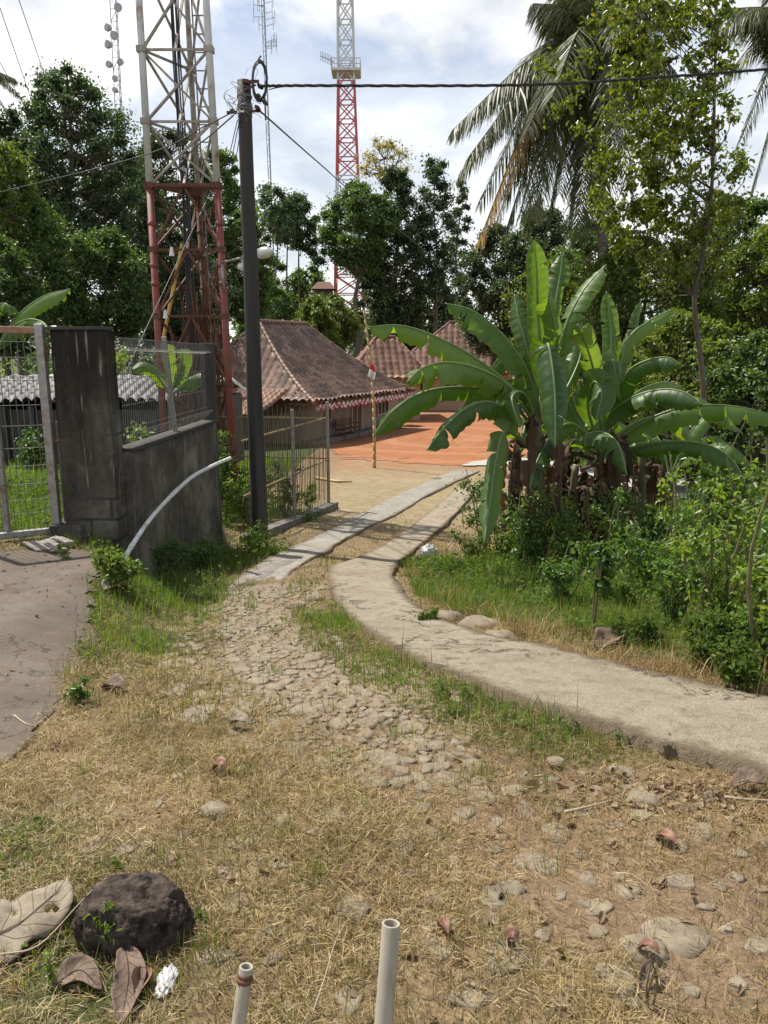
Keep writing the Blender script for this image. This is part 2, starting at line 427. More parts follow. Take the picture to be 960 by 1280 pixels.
M['white'] = mat_simple('white_plastic', (.62, .62, .60), (.74, .74, .72), 10, .4, .1, .002)
M['pvc'] = mat_simple('greyed_pvc', (.25, .225, .175), (.36, .335, .275), 9, .65, .2, .002, spots=(.22, .175, .12), spot_scale=14, stretch=(1, 1, .3))
M['pvcwhite'] = mat_simple('white_pvc', (.55, .56, .55), (.68, .69, .68), 9, .4, .15, .002, spots=(.42, .38, .3), spot_scale=5)
M['farwhite'] = mat_simple('far_white_steel', (.46, .46, .47), (.6, .6, .6), 2, .6, .1, .002)
M['farred'] = mat_simple('far_red_steel', (.42, .05, .05), (.52, .11, .10), 2, .6, .1, .002)
M['fargrey'] = mat_simple('far_grey_steel', (.19, .20, .21), (.27, .28, .29), 2, .6, .1, .002)
M['tile_old'] = mat_tile('lichened_clay_tile', (.095, .052, .036), (.175, .098, .066), (.28, .165, .115), (.34, .285, .24))
M['tile_red'] = mat_tile('red_brown_clay_tile', (.14, .062, .037), (.215, .10, .06), (.30, .16, .10), (.28, .22, .16))
M['tile_grey'] = mat_tile('grey_clay_tile', (.15, .145, .145), (.21, .205, .2), (.29, .28, .275), (.36, .35, .34))
M['hwall'] = mat_simple('grey_plaster', (.20, .175, .155), (.31, .275, .25), 2.5, .9, .3, .01, spots=(.14, .12, .1), spot_scale=1.2, stretch=(1, 1, .5))
M['hwall3'] = mat_simple('peach_plaster', (.42, .27, .19), (.50, .34, .25), 2.5, .9, .2, .01)
M['darkwall'] = mat_simple('dark_block_wall', (.04, .038, .034), (.10, .095, .085), 3, .9, .4, .01)
M['wood'] = mat_simple('brown_wood', (.085, .038, .022), (.16, .08, .045), 9, .6, .3, .004, stretch=(1, 1, .2))
M['frame'] = mat_simple('pale_window_frame', (.34, .30, .26), (.46, .42, .38), 9, .7, .2, .003)
M['glass'] = mat_simple('dark_pane', (.02, .02, .022), (.04, .042, .046), 2, .12, .02, .001)
M['tarp'] = mat_simple('blue_tarp', (.06, .16, .26), (.12, .26, .38), 5, .5, .4, .01)
M['bamboo'] = mat_simple('dry_bamboo', (.36, .24, .11), (.5, .36, .18), 7, .55, .2, .003, stretch=(1, 1, .3))
M['flagred'] = mat_simple('flag_red', (.52, .03, .04), (.62, .06, .07), 8, .8, .1, .003)
M['flagwhite'] = mat_simple('flag_white', (.70, .68, .68), (.78, .76, .76), 8, .8, .1, .003)
M['rock'] = mat_simple('porous_dark_rock', (.020, .015, .012), (.12, .092, .076), 30, .95, 1.0, .035, spots=(.012, .009, .008), spot_scale=22, spec=.2)
M['bark'] = mat_simple('bark', (.055, .042, .032), (.14, .11, .085), 11, .9, .7, .012, stretch=(1.5, 1.5, .35))
M['barkpale'] = mat_simple('pale_bark', (.13, .11, .09), (.26, .23, .19), 9, .9, .6, .01, stretch=(1, 1, .5), spots=(.08, .07, .055), spot_scale=4)
M['palmbark'] = mat_simple('palm_bark', (.10, .085, .07), (.2, .175, .15), 7, .9, .8, .02, stretch=(.4, .4, 3))
M['stem'] = mat_simple('green_stem', (.08, .075, .03), (.15, .14, .06), 12, .7, .3, .003)
M['bstem'] = mat_simple('banana_pseudostem', (.045, .032, .02), (.15, .15, .06), 4, .6, .4, .008, stretch=(3, 3, .3), spots=(.035, .022, .015), spot_scale=2.5)
M['leaf_dark'] = mat_leaf('dark_tree_leaf', (.034, .056, .030), (.066, .098, .046), trans=.36, tcol=(1.6, 1.7, .85), rough=.4)
M['leaf_mid'] = mat_leaf('mid_tree_leaf', (.040, .078, .020), (.080, .132, .036), (.13, .17, .04), trans=.35)
M['leaf_light'] = mat_leaf('light_tree_leaf', (.070, .112, .018), (.125, .172, .034), (.21, .2, .05), trans=.42)
M['leaf_slim'] = mat_leaf('slim_tree_leaf', (.072, .112, .014), (.14, .18, .026), (.24, .20, .036), trans=.42, rough=.36)
M['leaf_yellow'] = mat_leaf('yellowing_leaf', (.14, .12, .04), (.22, .19, .07), trans=.4)
M['leaf_shrub'] = mat_leaf('shrub_leaf', (.045, .098, .020), (.085, .155, .034), (.19, .20, .045), trans=.4, rough=.36)
M['leaf_shrub2'] = mat_leaf('pale_shrub_leaf', (.085, .145, .024), (.14, .205, .042), (.27, .24, .05), trans=.45, rough=.4)
M['frond'] = mat_leaf('palm_leaflet', (.040, .058, .020), (.085, .100, .040), trans=.25, rough=.48, tcol=(1.7, 1.7, .6), spec=.4)
M['frond_dry'] = mat_leaf('dry_palm_leaflet', (.20, .12, .04), (.32, .21, .075), trans=.3, rough=.6)
M['drygrass'] = mat_leaf('dry_grass_blade', (.17, .12, .06), (.40, .32, .175), (.62, .55, .37), trans=.3, rough=.6, tcol=(1.5, 1.4, .9), objvar=0, posvar=(2.6, [(.3, (.50, .40, .34)), (.45, (.85, .78, .68)), (.55, (1.0, .97, .9)), (.7, (1.2, 1.15, 1.05))]))
M['olivegrass'] = mat_leaf('olive_grass_blade', (.085, .092, .030), (.16, .15, .055), (.25, .22, .09), trans=.35, rough=.5, objvar=0, posvar=(2.2, [(.3, (.6, .62, .5)), (.6, (1.1, 1.05, .95))]))
M['greengrass'] = mat_leaf('green_grass_blade', (.06, .11, .022), (.12, .185, .040), (.24, .23, .08), trans=.42, rough=.65, spec=.2, objvar=0)
M['tuft'] = mat_leaf('tuft_blade', (.055, .085, .020), (.125, .16, .040), (.30, .26, .11), trans=.4, rough=.45, objvar=0)
M['weed'] = mat_leaf('weed_leaf', (.045, .085, .018), (.09, .14, .032), (.17, .16, .05), trans=.42, rough=.7, spec=.15, objvar=0)
M['litter'] = mat_leaf('leaf_litter', (.10, .055, .032), (.24, .165, .10), (.40, .32, .22), trans=.15, rough=.7, tcol=(1.3, 1.1, .8), objvar=0)
M['banana'] = mat_banana()
M['bananadead'] = mat_leaf('dead_banana_leaf', (.03, .019, .012), (.10, .062, .038), (.26, .18, .11), trans=.2, rough=.8, tcol=(1.3, 1.0, .7))
M['rib'] = mat_simple('banana_midrib', (.085, .14, .04), (.14, .20, .065), 9, .45, .1, .002)
M['deadleaf'] = mat_simple('papery_dead_leaf', (.19, .155, .105), (.30, .25, .18), 9, .75, .5, .004, spots=(.17, .12, .075), spot_scale=6)
M['deadleaf2'] = mat_simple('brown_dead_leaf', (.10, .065, .045), (.20, .145, .11), 9, .75, .5, .004, spots=(.1, .05, .035), spot_scale=6)
def veined(name, c1, c2, vein):
    m, nt, out = newmat(name)
    uv = N(nt, 'ShaderNodeUVMap'); sep = N(nt, 'ShaderNodeSeparateXYZ'); nt.links.new(uv.outputs[0], sep.inputs[0])
    au = mth(nt, 'ABSOLUTE', sep.outputs[0]); n1 = noise(nt, 16, 7, .7, geopos(nt)); n2 = noise(nt, 45, 5, .7, geopos(nt))
    ph = mth(nt, 'FRACT', mth(nt, 'SUBTRACT', mth(nt, 'MULTIPLY', sep.outputs[1], 8.0), mth(nt, 'MULTIPLY', au, 1.6)))
    vn = ramp(nt, mth(nt, 'ABSOLUTE', mth(nt, 'SUBTRACT', ph, .5)), [(.0, 1.0), (.07, .0)])
    mid = ramp(nt, au, [(.02, 1.0), (.06, 0.0)]); vm = mth(nt, 'MAXIMUM', mth(nt, 'MULTIPLY', vn, .6), mid)
    c = ramp(nt, n1, [(.3, c1), (.7, c2)]); c = mixc(nt, ramp(nt, n2, [(.55, 0.0), (.7, .6)]), c, tuple(v * .5 for v in c1)); c = mixc(nt, vm, c, vein)
    finish(nt, out, c, .75, mth(nt, 'ADD', n1, vm), .6, .006, spec=.2); return m
M['redleaf'] = mat_simple('reddish_dead_leaf', (.13, .058, .036), (.21, .105, .068), 14, .6, .3, .003)
M['deadleaf'] = veined('papery_dead_leaf', (.17, .14, .10), (.29, .245, .18), (.085, .06, .045))
M['deadleaf2'] = veined('brown_dead_leaf', (.10, .066, .048), (.21, .155, .12), (.055, .035, .025))
M['twig'] = mat_simple('dry_twig', (.26, .21, .14), (.40, .34, .24), 15, .8, .3, .002)
M['plastic'] = mat_simple('clear_white_plastic', (.36, .37, .38), (.56, .58, .6), 20, .25, .6, .01)
M['dish'] = mat_simple('dish_grey', (.30, .31, .33), (.42, .43, .45), 3, .6, .1, .002)
M['lampglass'] = mat_simple('lamp_cover', (.50, .52, .50), (.60, .62, .6), 6, .3, .05, .002)

# ------------------------------------------------------------------ world, sun, camera
SUN_AZ = math.atan2(-0.75, 0.66); SUN_EL = R(58)
w = bpy.data.worlds.new('World'); scene.world = w; w.use_nodes = True
nt = w.node_tree; nt.nodes.clear()
wo = nt.nodes.new('ShaderNodeOutputWorld'); bg = nt.nodes.new('ShaderNodeBackground')
sky = nt.nodes.new('ShaderNodeTexSky'); sky.sky_type = 'NISHITA'; sky.sun_disc = False
sky.sun_elevation = SUN_EL; sky.sun_rotation = SUN_AZ; sky.altitude = 300; sky.air_density = 1.0; sky.dust_density = 1.5
tc = nt.nodes.new('ShaderNodeTexCoord')
sp = nt.nodes.new('ShaderNodeSeparateXYZ'); nt.links.new(tc.outputs['Generated'], sp.inputs[0])
zc = mth(nt, 'ADD', mth(nt, 'MAXIMUM', sp.outputs[2], 0.0), .22)
cx = mth(nt, 'DIVIDE', sp.outputs[0], zc); cy = mth(nt, 'DIVIDE', sp.outputs[1], zc)
cb = nt.nodes.new('ShaderNodeCombineXYZ'); nt.links.new(cx, cb.inputs[0]); nt.links.new(cy, cb.inputs[1]); cb.inputs[2].default_value = 3.7
c1 = noise(nt, 1.15, 9, .58, cb.outputs[0], .3); c2 = noise(nt, 2.6, 8, .6, cb.outputs[0], .2)
cov = ramp(nt, c1, [(.425, 0.0), (.54, 1.0)])
hz = ramp(nt, sp.outputs[2], [(.0, .95), (.26, .8), (.44, .0)])
cov = mth(nt, 'MAXIMUM', cov, mth(nt, 'MULTIPLY', hz, .9))
shade = ramp(nt, c2, [(.32, (5.2, 5.5, 6.0)), (.47, (6.9, 7.05, 7.3)), (.6, (8.9, 8.9, 8.9))])
skyc = mixc(nt, cov, sky.outputs[0], shade)
nt.links.new(skyc, bg.inputs[0]); bg.inputs[1].default_value = 0.1
nt.links.new(bg.outputs[0], wo.inputs[0])

sl = bpy.data.lights.new('sun', 'SUN'); sl.energy = 5.0; sl.angle = R(.53); sl.color = (1.0, .94, .84)
so = bpy.data.objects.new('sun', sl); COL.objects.link(so)
sd = Vector((math.sin(SUN_AZ) * math.cos(SUN_EL), math.cos(SUN_AZ) * math.cos(SUN_EL), math.sin(SUN_EL)))
so.rotation_euler = sd.to_track_quat('Z', 'Y').to_euler(); so.location = (0, 0, 30)

cam = bpy.data.cameras.new('camera'); co = bpy.data.objects.new('camera', cam); COL.objects.link(co)
co.location = (0, 0, CAMZ); co.rotation_euler = (R(90) - PITCH, 0, 0)
cam.sensor_fit = 'VERTICAL'; cam.sensor_height = 36; cam.lens = FPX / 1280 * 36; cam.clip_end = 2000; cam.clip_start = .05
scene.camera = co
scene.view_settings.view_transform = 'Standard'; scene.view_settings.look = 'None'; scene.view_settings.exposure = 0.53; scene.view_settings.gamma = 1
scene.render.engine = 'CYCLES'
cy_ = scene.cycles; cy_.max_bounces = 7; cy_.diffuse_bounces = 3; cy_.glossy_bounces = 2; cy_.transmission_bounces = 5; cy_.transparent_max_bounces = 6
cy_.use_denoising = True

# ================================================================== GROUND AREAS (polygons on the real ground)
def gp(l): return [G(*p)[:2] for p in l]
path_L = [(574, 610), (540, 640), (510, 665), (452, 700), (415, 712), (411, 735), (425, 765), (465, 800), (520, 833), (590, 862), (660, 890), (740, 915), (820, 940), (900, 962), (965, 980), (1080, 1010)]
path_R = [(603, 605), (576, 640), (549, 665), (503, 704), (492, 722), (505, 750), (535, 772), (600, 797), (680, 815), (760, 838), (850, 860), (965, 880), (1080, 898)]
trk_L = [(285, 735), (303, 722), (345, 695), (400, 670), (470, 633), (530, 604), (568, 588)]
trk_R = [(352, 730), (372, 713), (408, 690), (447, 668), (506, 638), (556, 609), (600, 590)]
drive_px = [(-160, 1010), (-60, 985), (5, 955), (45, 925), (70, 880), (85, 830), (108, 790), (118, 745), (122, 705), (118, 690), (70, 683), (0, 690), (-160, 712)]
red_px = [(392, 574), (440, 571), (500, 577), (560, 581), (612, 580), (640, 560), (660, 540), (700, 530), (700, 516), (560, 517), (500, 530), (420, 548), (392, 560)]
road_px = [(560, 592), (585, 583), (625, 583), (680, 592), (760, 606), (830, 620), (920, 640), (1050, 672), (1050, 640), (960, 622), (860, 602), (770, 590), (700, 580), (660, 574), (640, 572), (600, 577)]
POLY = dict(path=[g for g in gp(path_L)] + [g for g in gp(path_R)][::-1], trk=gp(trk_L) + gp(trk_R)[::-1], drive=gp(drive_px), red=gp(red_px), road=gp(road_px))
cob_px = [(285, 735), (352, 728), (362, 760), (372, 800), (440, 850), (520, 890), (590, 930), (660, 990), (760, 1010), (960, 1060), (990, 1240), (860, 1200), (700, 1150), (560, 1080), (470, 1000), (395, 935), (330, 880), (290, 840), (275, 790)]
POLY['cob'] = gp(cob_px)
cobpack_px = [(285, 735), (352, 728), (362, 760), (372, 800), (440, 850), (530, 900), (600, 950), (540, 985), (455, 940), (380, 895), (320, 860), (285, 830), (277, 790)]
POLY['pack'] = gp(cobpack_px)
green_px = [(500, 705), (560, 700), (640, 690), (960, 680), (960, 850), (860, 835), (740, 812), (640, 790), (560, 765), (520, 745)]
POLY['green'] = gp(green_px)

SLABS.update({k_: POLY[k_] for k_ in ('drive', 'path', 'trk')})
def blob(x, y, px, py, r):
    g = G(px, py); return np.exp(-(((x - g[0]) ** 2 + (y - g[1]) ** 2) / (r * r)))

def greenness(x, y):
    g = .25 * vnoise(x, y, .9, 5) + .1
    for b in ((165, 735, .8), (215, 740, .7), (300, 700, .8), (150, 800, .5), (470, 830, .35), (520, 850, .35), (590, 880, .35), (420, 780, .4), (700, 930, .3), (350, 690, .5), (30, 620, 2.2), (0, 640, 2.0), (120, 600, 2.0), (300, 640, 1.4), (20, 1060, .22), (430, 800, .3), (650, 905, .25), (120, 1190, .25)):
        g = g + .65 * blob(x, y, b[0], b[1], b[2])
    g = g + .75 * in_poly(x, y, POLY['green'])
    g = g + 1.0 * ((x < -2.6) & (y > 7.3)) + .8 * ((x > 1.7 + .0 * y) & (y > 8.0) & (y < 60) & (x > .18 * y + .3))
    return np.clip(g, 0, 1.3)

def bareness(x, y):
    b = .2 * vnoise(x, y, .6, 8)
    for q in ((690, 1000, .28), (640, 985, .2), (840, 985, .25), (880, 1030, .25), (740, 1010, .3), (330, 790, .3), (900, 880, .2), (200, 1010, .15), (450, 930, .3), (560, 960, .3), (850, 1110, .4), (780, 1080, .3), (930, 1150, .4), (680, 830, .12), (860, 868, .2), (930, 870, .2)):
        b = b + .8 * blob(x, y, *q)
    return np.clip(b + .35 * in_poly(x, y, POLY['cob']) + .3 * in_poly(x, y, POLY['pack']), 0, 1.2)

def yardness(x, y):
    return sstep(11, 14, y) * sstep(-2.2 + .0 * y, -1.2, x - (y - 14) * .02) * sstep(.20 * y - .2, .20 * y - 1.2, x)

# terrain sheet
def axis(lo, hi, step, far, grow):
    a = list(np.arange(lo, hi, step)); s = step; v = a[-1]
    while v < far: s *= grow; v += s; a.append(v)
    s = step; v = a[0]; pre = []
    while v > -far: s *= grow; v -= s; pre.append(v)
    return np.array(pre[::-1] + a)
xs = axis(-4.5, 4.5, .06, 500, 1.08)
ys = axis(.6, 11.5, .06, 600, 1.07); ys = ys[ys > -30]
X, Y = np.meshgrid(xs, ys)
V = np.stack([X, Y, zt(X, Y)], -1).reshape(-1, 3)
nx, ny = len(xs), len(ys)
ii = (np.arange(ny - 1)[:, None] * nx + np.arange(nx - 1)[None, :]).ravel()
F = np.stack([ii, ii + 1, ii + nx + 1, ii + nx], -1)
fx, fy = V[:, 0], V[:, 1]
o = mesh_np('ground', V, F, M['ground'], smooth=True, attrs=dict(green=greenness(fx, fy), bare=bareness(fx, fy), yard=yardness(fx, fy), red=sstep(18.5, 24.5, fy)))
tag(o, 'dry grassy earth falling away towards the yard', 'ground', kind='structure')

def ribbon(name, L, Rr, mat, off, n, skirt, label, cat, across=10, jit=.015):
    a = catmull([(*g, 0) for g in gp(L)], n); b = catmull([(*g, 0) for g in gp(Rr)], n)
    V = []; E_ = []
    for i in range(n):
        for k in range(-1, across + 2):
            E_.append(abs(2 * min(max(k / across, 0), 1) - 1))
            t = min(max(k / across, 0), 1)
            p = a[i] * (1 - t) + b[i] * t
            if k in (-1, 0): p = p + (a[i] - b[i]) * ((vnoise(i * 1.0, 0, 9, 3) - .5) * 2 + (vnoise(i * 1.0, 0, 2.2, 5) - .5)) * jit * 2
            if k in (across, across + 1): p = p + (b[i] - a[i]) * ((vnoise(i * 1.0, 3, 7, 6) - .5) * 2 + (vnoise(i * 1.0, 3, 1.6, 7) - .5)) * jit * 4.5
            crown = 0.0
            z = float(zbase(p[0], p[1])) + (off if name == 'concrete_path' else (off + .05) * min(1, (i + 2 * math.sin(k * 1.7) + 2) / 12) - .05) + crown + (float(vnoise(p[0], p[1], .25, 4)) - .5) * .012
            if k in (-1, across + 1): z -= skirt
            V.append((p[0], p[1], z))
    m = across + 3
    F = [(i * m + k, (i + 1) * m + k, (i + 1) * m + k + 1, i * m + k + 1) for i in range(n - 1) for k in range(m - 1)]
    F = [f[::-1] for f in F]
    o = mesh_np(name, V, F, mat, smooth=False, attrs=dict(edge=E_))
    return tag(o, label, cat, kind='structure')
ribbon('concrete_path', path_L, path_R, M['path'], .055, 150, .16, 'pale concrete strip curving from the right edge to the yard', 'path')
ribbon('concrete_track', trk_L, trk_R, M['track'], .03, 70, .12, 'grey concrete wheel track running past the pole', 'track', jit=.02)

def sheet(name, poly, mat, off, res, label, cat, jit=.1, nz=.6):
    P_ = np.array(poly); x0, y0 = P_.min(0) - .3; x1, y1 = P_.max(0) + .3
    gx = np.arange(x0, x1, res); gy = np.arange(y0, y1, res)
    X, Y = np.meshgrid(gx, gy)
    cxm = X[:-1, :-1] + res / 2; cym = Y[:-1, :-1] + res / 2
    jx = (vnoise(cxm, cym, nz, 21) - .5) * jit * 2 + (vnoise(cxm, cym, nz * .25, 23) - .5) * jit; jy = (vnoise(cxm, cym, nz, 22) - .5) * jit * 2
    keep = in_poly(cxm + jx, cym + jy, poly).ravel()
    V = np.stack([X, Y, zbase(X, Y) + off], -1).reshape(-1, 3); n = len(gx)
    ii = (np.arange(len(gy) - 1)[:, None] * n + np.arange(n - 1)[None, :]).ravel()[keep]
    F = np.stack([ii, ii + 1, ii + n + 1, ii + n], -1)
    used = np.unique(F); mp = np.zeros(len(V), int); mp[used] = np.arange(len(used))
    o = mesh_np(name, V[used], mp[F], mat, smooth=True)
    return tag(o, label, cat, kind='structure')
sheet('driveway', POLY['drive'], M['drive'], .012, .035, 'brown grey concrete driveway in front of the gate', 'driveway', .09, .5)
sheet('red_soil_yard', POLY['red'], M['red'], .012, .12, 'bare orange red clay yard in front of the house', 'yard', 1.3, 1.6)
sheet('road', POLY['road'], M['road'], .035, .1, 'pale concrete road passing behind the banana plants', 'road', .2, .8)

# cobbles --------------------------------------------------------------------
def ico(sub=2):
    import bmesh
    bm = bmesh.new(); bmesh.ops.create_icosphere(bm, subdivisions=sub, radius=1)
    v = np.array([x.co[:] for x in bm.verts]); f = np.array([[q.index for q in p.verts] for p in bm.faces]); bm.free(); return v, f
IV, IF = ico(2)
def stones(poly, n, rmin, rmax, mind, emb, test=None, flat=.5):
    P_ = np.array(poly); lo, hi = P_.min(0), P_.max(0); pts = []; Vs = []; Fs = []
    tries = 0
    while len(pts) < n and tries < n * 60:
        tries += 1
        q = lo + (hi - lo) * rng.random(2)
        if not in_poly(q[0] + rng.normal(0, .13), q[1] + rng.normal(0, .16), poly): continue
        if any(in_poly(q[0], q[1], POLY[k_]) for k_ in ('path', 'trk', 'drive')): continue
        r = rmin + (rmax - rmin) * rng.random() ** 1.5
        if test and rng.random() > test(q[0], q[1]): continue
        if any((q[0] - p[0]) ** 2 + (q[1] - p[1]) ** 2 < (mind * (r + p[2])) ** 2 for p in pts): continue
        pts.append((q[0], q[1], r))
        v = IV.copy()
        k = 1 + .22 * np.sin(v[:, [0]] * (2 + rng.random() * 2) + rng.random() * 6) * np.cos(v[:, [1]] * 2.7 + rng.random() * 6) + .1 * np.sin(v[:, [1]] * 5 + rng.random() * 6)
        v = v * k
        for q_ in range(6):
            a_ = rng.random() * 6.28; nv = np.array([math.cos(a_), math.sin(a_), .15]); dd_ = .55 + .3 * rng.random(); v = v - nv * np.maximum(0, v @ nv - dd_)[:, None]
        v = v * (1 + .10 * np.sin(v[:, [0]] * 6.3 + tries) * np.sin(v[:, [1]] * 7.1) + .06 * np.cos(v[:, [2]] * 9 + tries)); v[:, 2] = np.clip(v[:, 2], -.7, .30 + .10 * v[:, 0] * math.cos(tries) + .10 * v[:, 1] * math.sin(tries * 2.0))
        ax = .75 + .5 * rng.random(); a = rng.random() * 6.28
        v = v * np.array([r * ax, r / ax, r * flat])
        c, s = math.cos(a), math.sin(a)
        v = np.stack([v[:, 0] * c - v[:, 1] * s, v[:, 0] * s + v[:, 1] * c, v[:, 2]], -1)
        v += np.array([q[0], q[1], float(zt(q[0], q[1])) - r * flat * emb + .004])
        Fs.append(IF + sum(len(a) for a in Vs)) if False else Fs.append(IF + len(Vs) * len(IV)); Vs.append(v)
    return np.concatenate(Vs), np.concatenate(Fs)
v1, f1 = stones(POLY['pack'], 1500, .022, .075, .80, .06, flat=.5)
v2, f2 = stones(POLY['cob'], 330, .025, .105, 1.15, .24, flat=.42)
turf_px = [(120, 930), (330, 900), (480, 1010), (640, 1130), (860, 1215), (860, 1270), (420, 1270), (260, 1100), (120, 1050)]
v3, f3 = stones(gp(turf_px), 80, .03, .085, 1.6, .24, flat=.42)
o = mesh_np('cobblestone_path', np.concatenate([v1, v2, v3]), np.concatenate([f1, f2 + len(v1), f3 + len(v1) + len(v2)]), M['stone'], smooth=True)
tag(o, 'half buried pale cobbles of an old stone track', 'cobblestones', kind='structure')

# ================================================================== GRASS (stuff)
def blades(px_, py_, h, wd, lean, flat_frac, seed):
    r = np.random.default_rng(seed); n = len(px_)
    z = zt(px_, py_); base = np.stack([px_, py_, z - .004], -1)
    az = r.random(n) * 6.283; fl = r.random(n) < flat_frac
    ln = np.where(fl, 1.3 + r.random(n) * .28, np.abs(r.normal(0, lean, n)))
    h = h * np.where(r.random(n) < .06, 1.9, 1.0)
    d = np.stack([np.cos(az), np.sin(az), np.zeros(n)], -1); s = np.stack([-np.sin(az + r.normal(0, .6, n)), np.cos(az), np.zeros(n)], -1)
    up = np.array([0, 0, 1.])
    l1 = np.where(fl, ln * .93, ln * .65); l2 = np.where(fl, ln * 1.06, np.minimum(ln * 1.3, 1.6))
    base = base + np.where(fl, r.random(n) * .03, 0)[:, None] * up
    m = base + (d * np.sin(l1)[:, None] + up * np.cos(l1)[:, None]) * (h * .5)[:, None]
    t = m + (d * np.sin(l2)[:, None] + up * np.cos(l2)[:, None]) * (h * .5)[:, None]
    W = wd[:, None]
    V = np.stack([base - s * W, base + s * W, m + s * W * .8, m - s * W * .8, t], 1).reshape(-1, 3)
    i = np.arange(n)[:, None] * 5
    F = np.concatenate([i + np.array([[0, 1, 2, 3]]), i + np.array([[3, 2, 4, 4]])], 0)
    Q = i + np.array([[0, 1, 2, 3]]); T = i + np.array([[3, 2, 4]])
    T2 = np.concatenate([Q[:, [0, 1, 2]], Q[:, [0, 2, 3]], T])
    return V, T2

def scatter(n, y0, y1, margin=.25, power=1.0, xlim=None):
    # uniform over the visible wedge of ground between two distances
    r = rng; u = r.random(n)
    yy = np.sqrt(y0 ** 2 + u * (y1 ** 2 - y0 ** 2)) if power == 1 else y0 + (y1 - y0) * u ** power
    half = .53 * yy + margin + .2
    xx = (r.random(n) * 2 - 1) * half
    return xx, yy

HARD = [POLY['path'], POLY['trk'], POLY['drive'], POLY['red'], POLY['road']]
def off_hard(x, y, slack=0.0):
    k = np.ones(x.shape, bool)
    jx = x + rng.normal(0, .035, x.shape); jy = y + rng.normal(0, .05, x.shape)
    for p in HARD: k &= ~in_poly(jx, jy, p)
    return k

def wall_clear(x, y):
    wx = -2.55 + (y - 7.25) * .0923
    return ~((np.abs(x - wx) < .14) & (y > 7.0) & (y < 10.7))

def grass_set(specs):
    Vs = []; Fs = []; k = 0
    for V, F in specs:
        Vs.append(V); Fs.append(F + k); k += len(V)
    return np.concatenate(Vs), np.concatenate(Fs)

def make_grass(name, mat, bands, keepf, label, h, wd, lean, flat, seed):
    specs = []
    for j, (n, y0, y1, hs, ws) in enumerate(bands):
        x, y = scatter(n, y0, y1)
        k = off_hard(x, y) & wall_clear(x, y); x, y = x[k], y[k]
        k = rng.random(len(x)) < keepf(x, y); x, y = x[k], y[k]
        hh = h * hs * (.4 + rng.random(len(x)) * 1.1); ww = wd * ws * (.6 + .8 * rng.random(len(x)))
        specs.append(blades(x, y, hh, ww, lean, flat, seed + j))
    V, F = grass_set(specs)
    o = mesh_np(name, V, F, mat, smooth=False)
    return tag(o, label, 'grass', kind='stuff')

def patch(x, y): return sstep(.36, .62, vnoise(x, y, .6, 33) * .4 + vnoise(x, y, .24, 31) * .4 + vnoise(x, y, .08, 32) * .3)
def cobf(x, y): return 1 - .62 * in_poly(x, y, POLY['pack']) - .12 * (in_poly(x, y, POLY['cob']) & ~in_poly(x, y, POLY['pack']))
kd = lambda x, y: np.clip((1.05 - .55 * np.clip(greenness(x, y), 0, 1)) * (.16 + .84 * patch(x, y)) * (1 - .55 * np.clip(bareness(x, y), 0, 1)) * cobf(x, y) * (1 - .6 * sstep(12, 14, y)), 0.02, 1)
make_grass('dry_grass', M['drygrass'], [(210000, 1.2, 3.2, .8, .62), (190000, 3.2, 6.5, .95, .9), (70000, 6.5, 14, 1, 1.8)], kd, 'short straw coloured dry grass over the foreground slope', .046, .0016, .6, .5, 100)
ko = lambda x, y: np.clip((.25 + .7 * np.clip(greenness(x, y), 0, 1)) * (.25 + .75 * sstep(.35, .65, vnoise(x, y, .5, 35))) * (1 - .7 * np.clip(bareness(x, y), 0, 1)) * cobf(x, y) * (1 - .7 * sstep(12, 14, y)), 0.01, 1)
make_grass('olive_grass', M['olivegrass'], [(90000, 1.2, 3.2, .9, .65), (110000, 3.2, 6.5, 1, 1.0), (60000, 6.5, 14, 1, 2.0)], ko, 'half green short grass mixed through the dry turf', .05, .0017, .5, .12, 200)
kg = lambda x, y: np.clip((greenness(x, y) - .5) * 1.6, 0, 1) * (.2 + .8 * sstep(.3, .6, vnoise(x, y, .4, 41))) * (1 - .6 * np.clip(bareness(x, y), 0, 1)) * cobf(x, y)
make_grass('green_grass', M['greengrass'], [(30000, 1.4, 3.2, .6, .8), (110000, 3.2, 7, 1.3, 1.1), (110000, 7, 14, 1.9, 1.8), (50000, 14, 26, 2.6, 4)], kg, 'longer green grass on the verges and behind the gate', .075, .0022, .4, .05, 300)

tx, ty = scatter(900, 1.35, 9)
k = off_hard(tx, ty) & wall_clear(tx, ty) & (rng.random(len(tx)) < (.25 + .75 * np.clip(greenness(tx, ty), 0, 1)) * cobf(tx, ty)); tx, ty = tx[k], ty[k]
# dry tangled weeds and rubbish along the far edge of the path
ex = [(700, 818), (735, 836), (760, 826), (790, 840), (815, 846), (840, 858), (870, 858), (895, 872), (920, 868), (945, 880), (850, 840), (900, 850), (945, 858), (560, 752), (600, 770), (650, 795), (690, 800), (655, 792), (545, 690), (520, 722)]
eg = np.array([G(*q)[:2] for q in ex]); pk_ = rng.integers(0, len(ex), 5200)
ax_ = eg[pk_, 0] + rng.normal(0, .11, 5200); ay_ = eg[pk_, 1] + rng.normal(0, .13, 5200); k = off_hard(ax_, ay_); ax_, ay_ = ax_[k], ay_[k]
V, F = blades(ax_, ay_, .05 + .16 * rng.random(len(ax_)), np.full(len(ax_), .0022), .75, .3, 951)
tag(mesh_np('dry_weeds', V, F, M['drygrass']), 'brown dry weeds tangled along the far edge of the concrete path', 'weeds', kind='stuff')
tn = rng.integers(14, 46, len(tx)); tr_ = np.repeat(np.arange(len(tx)), tn)
sp_ = np.interp(ty, [1.4, 4, 9], [.022, .04, .07])[tr_]
bx = tx[tr_] + rng.normal(0, 1, len(tr_)) * sp_; by = ty[tr_] + rng.normal(0, 1, len(tr_)) * sp_
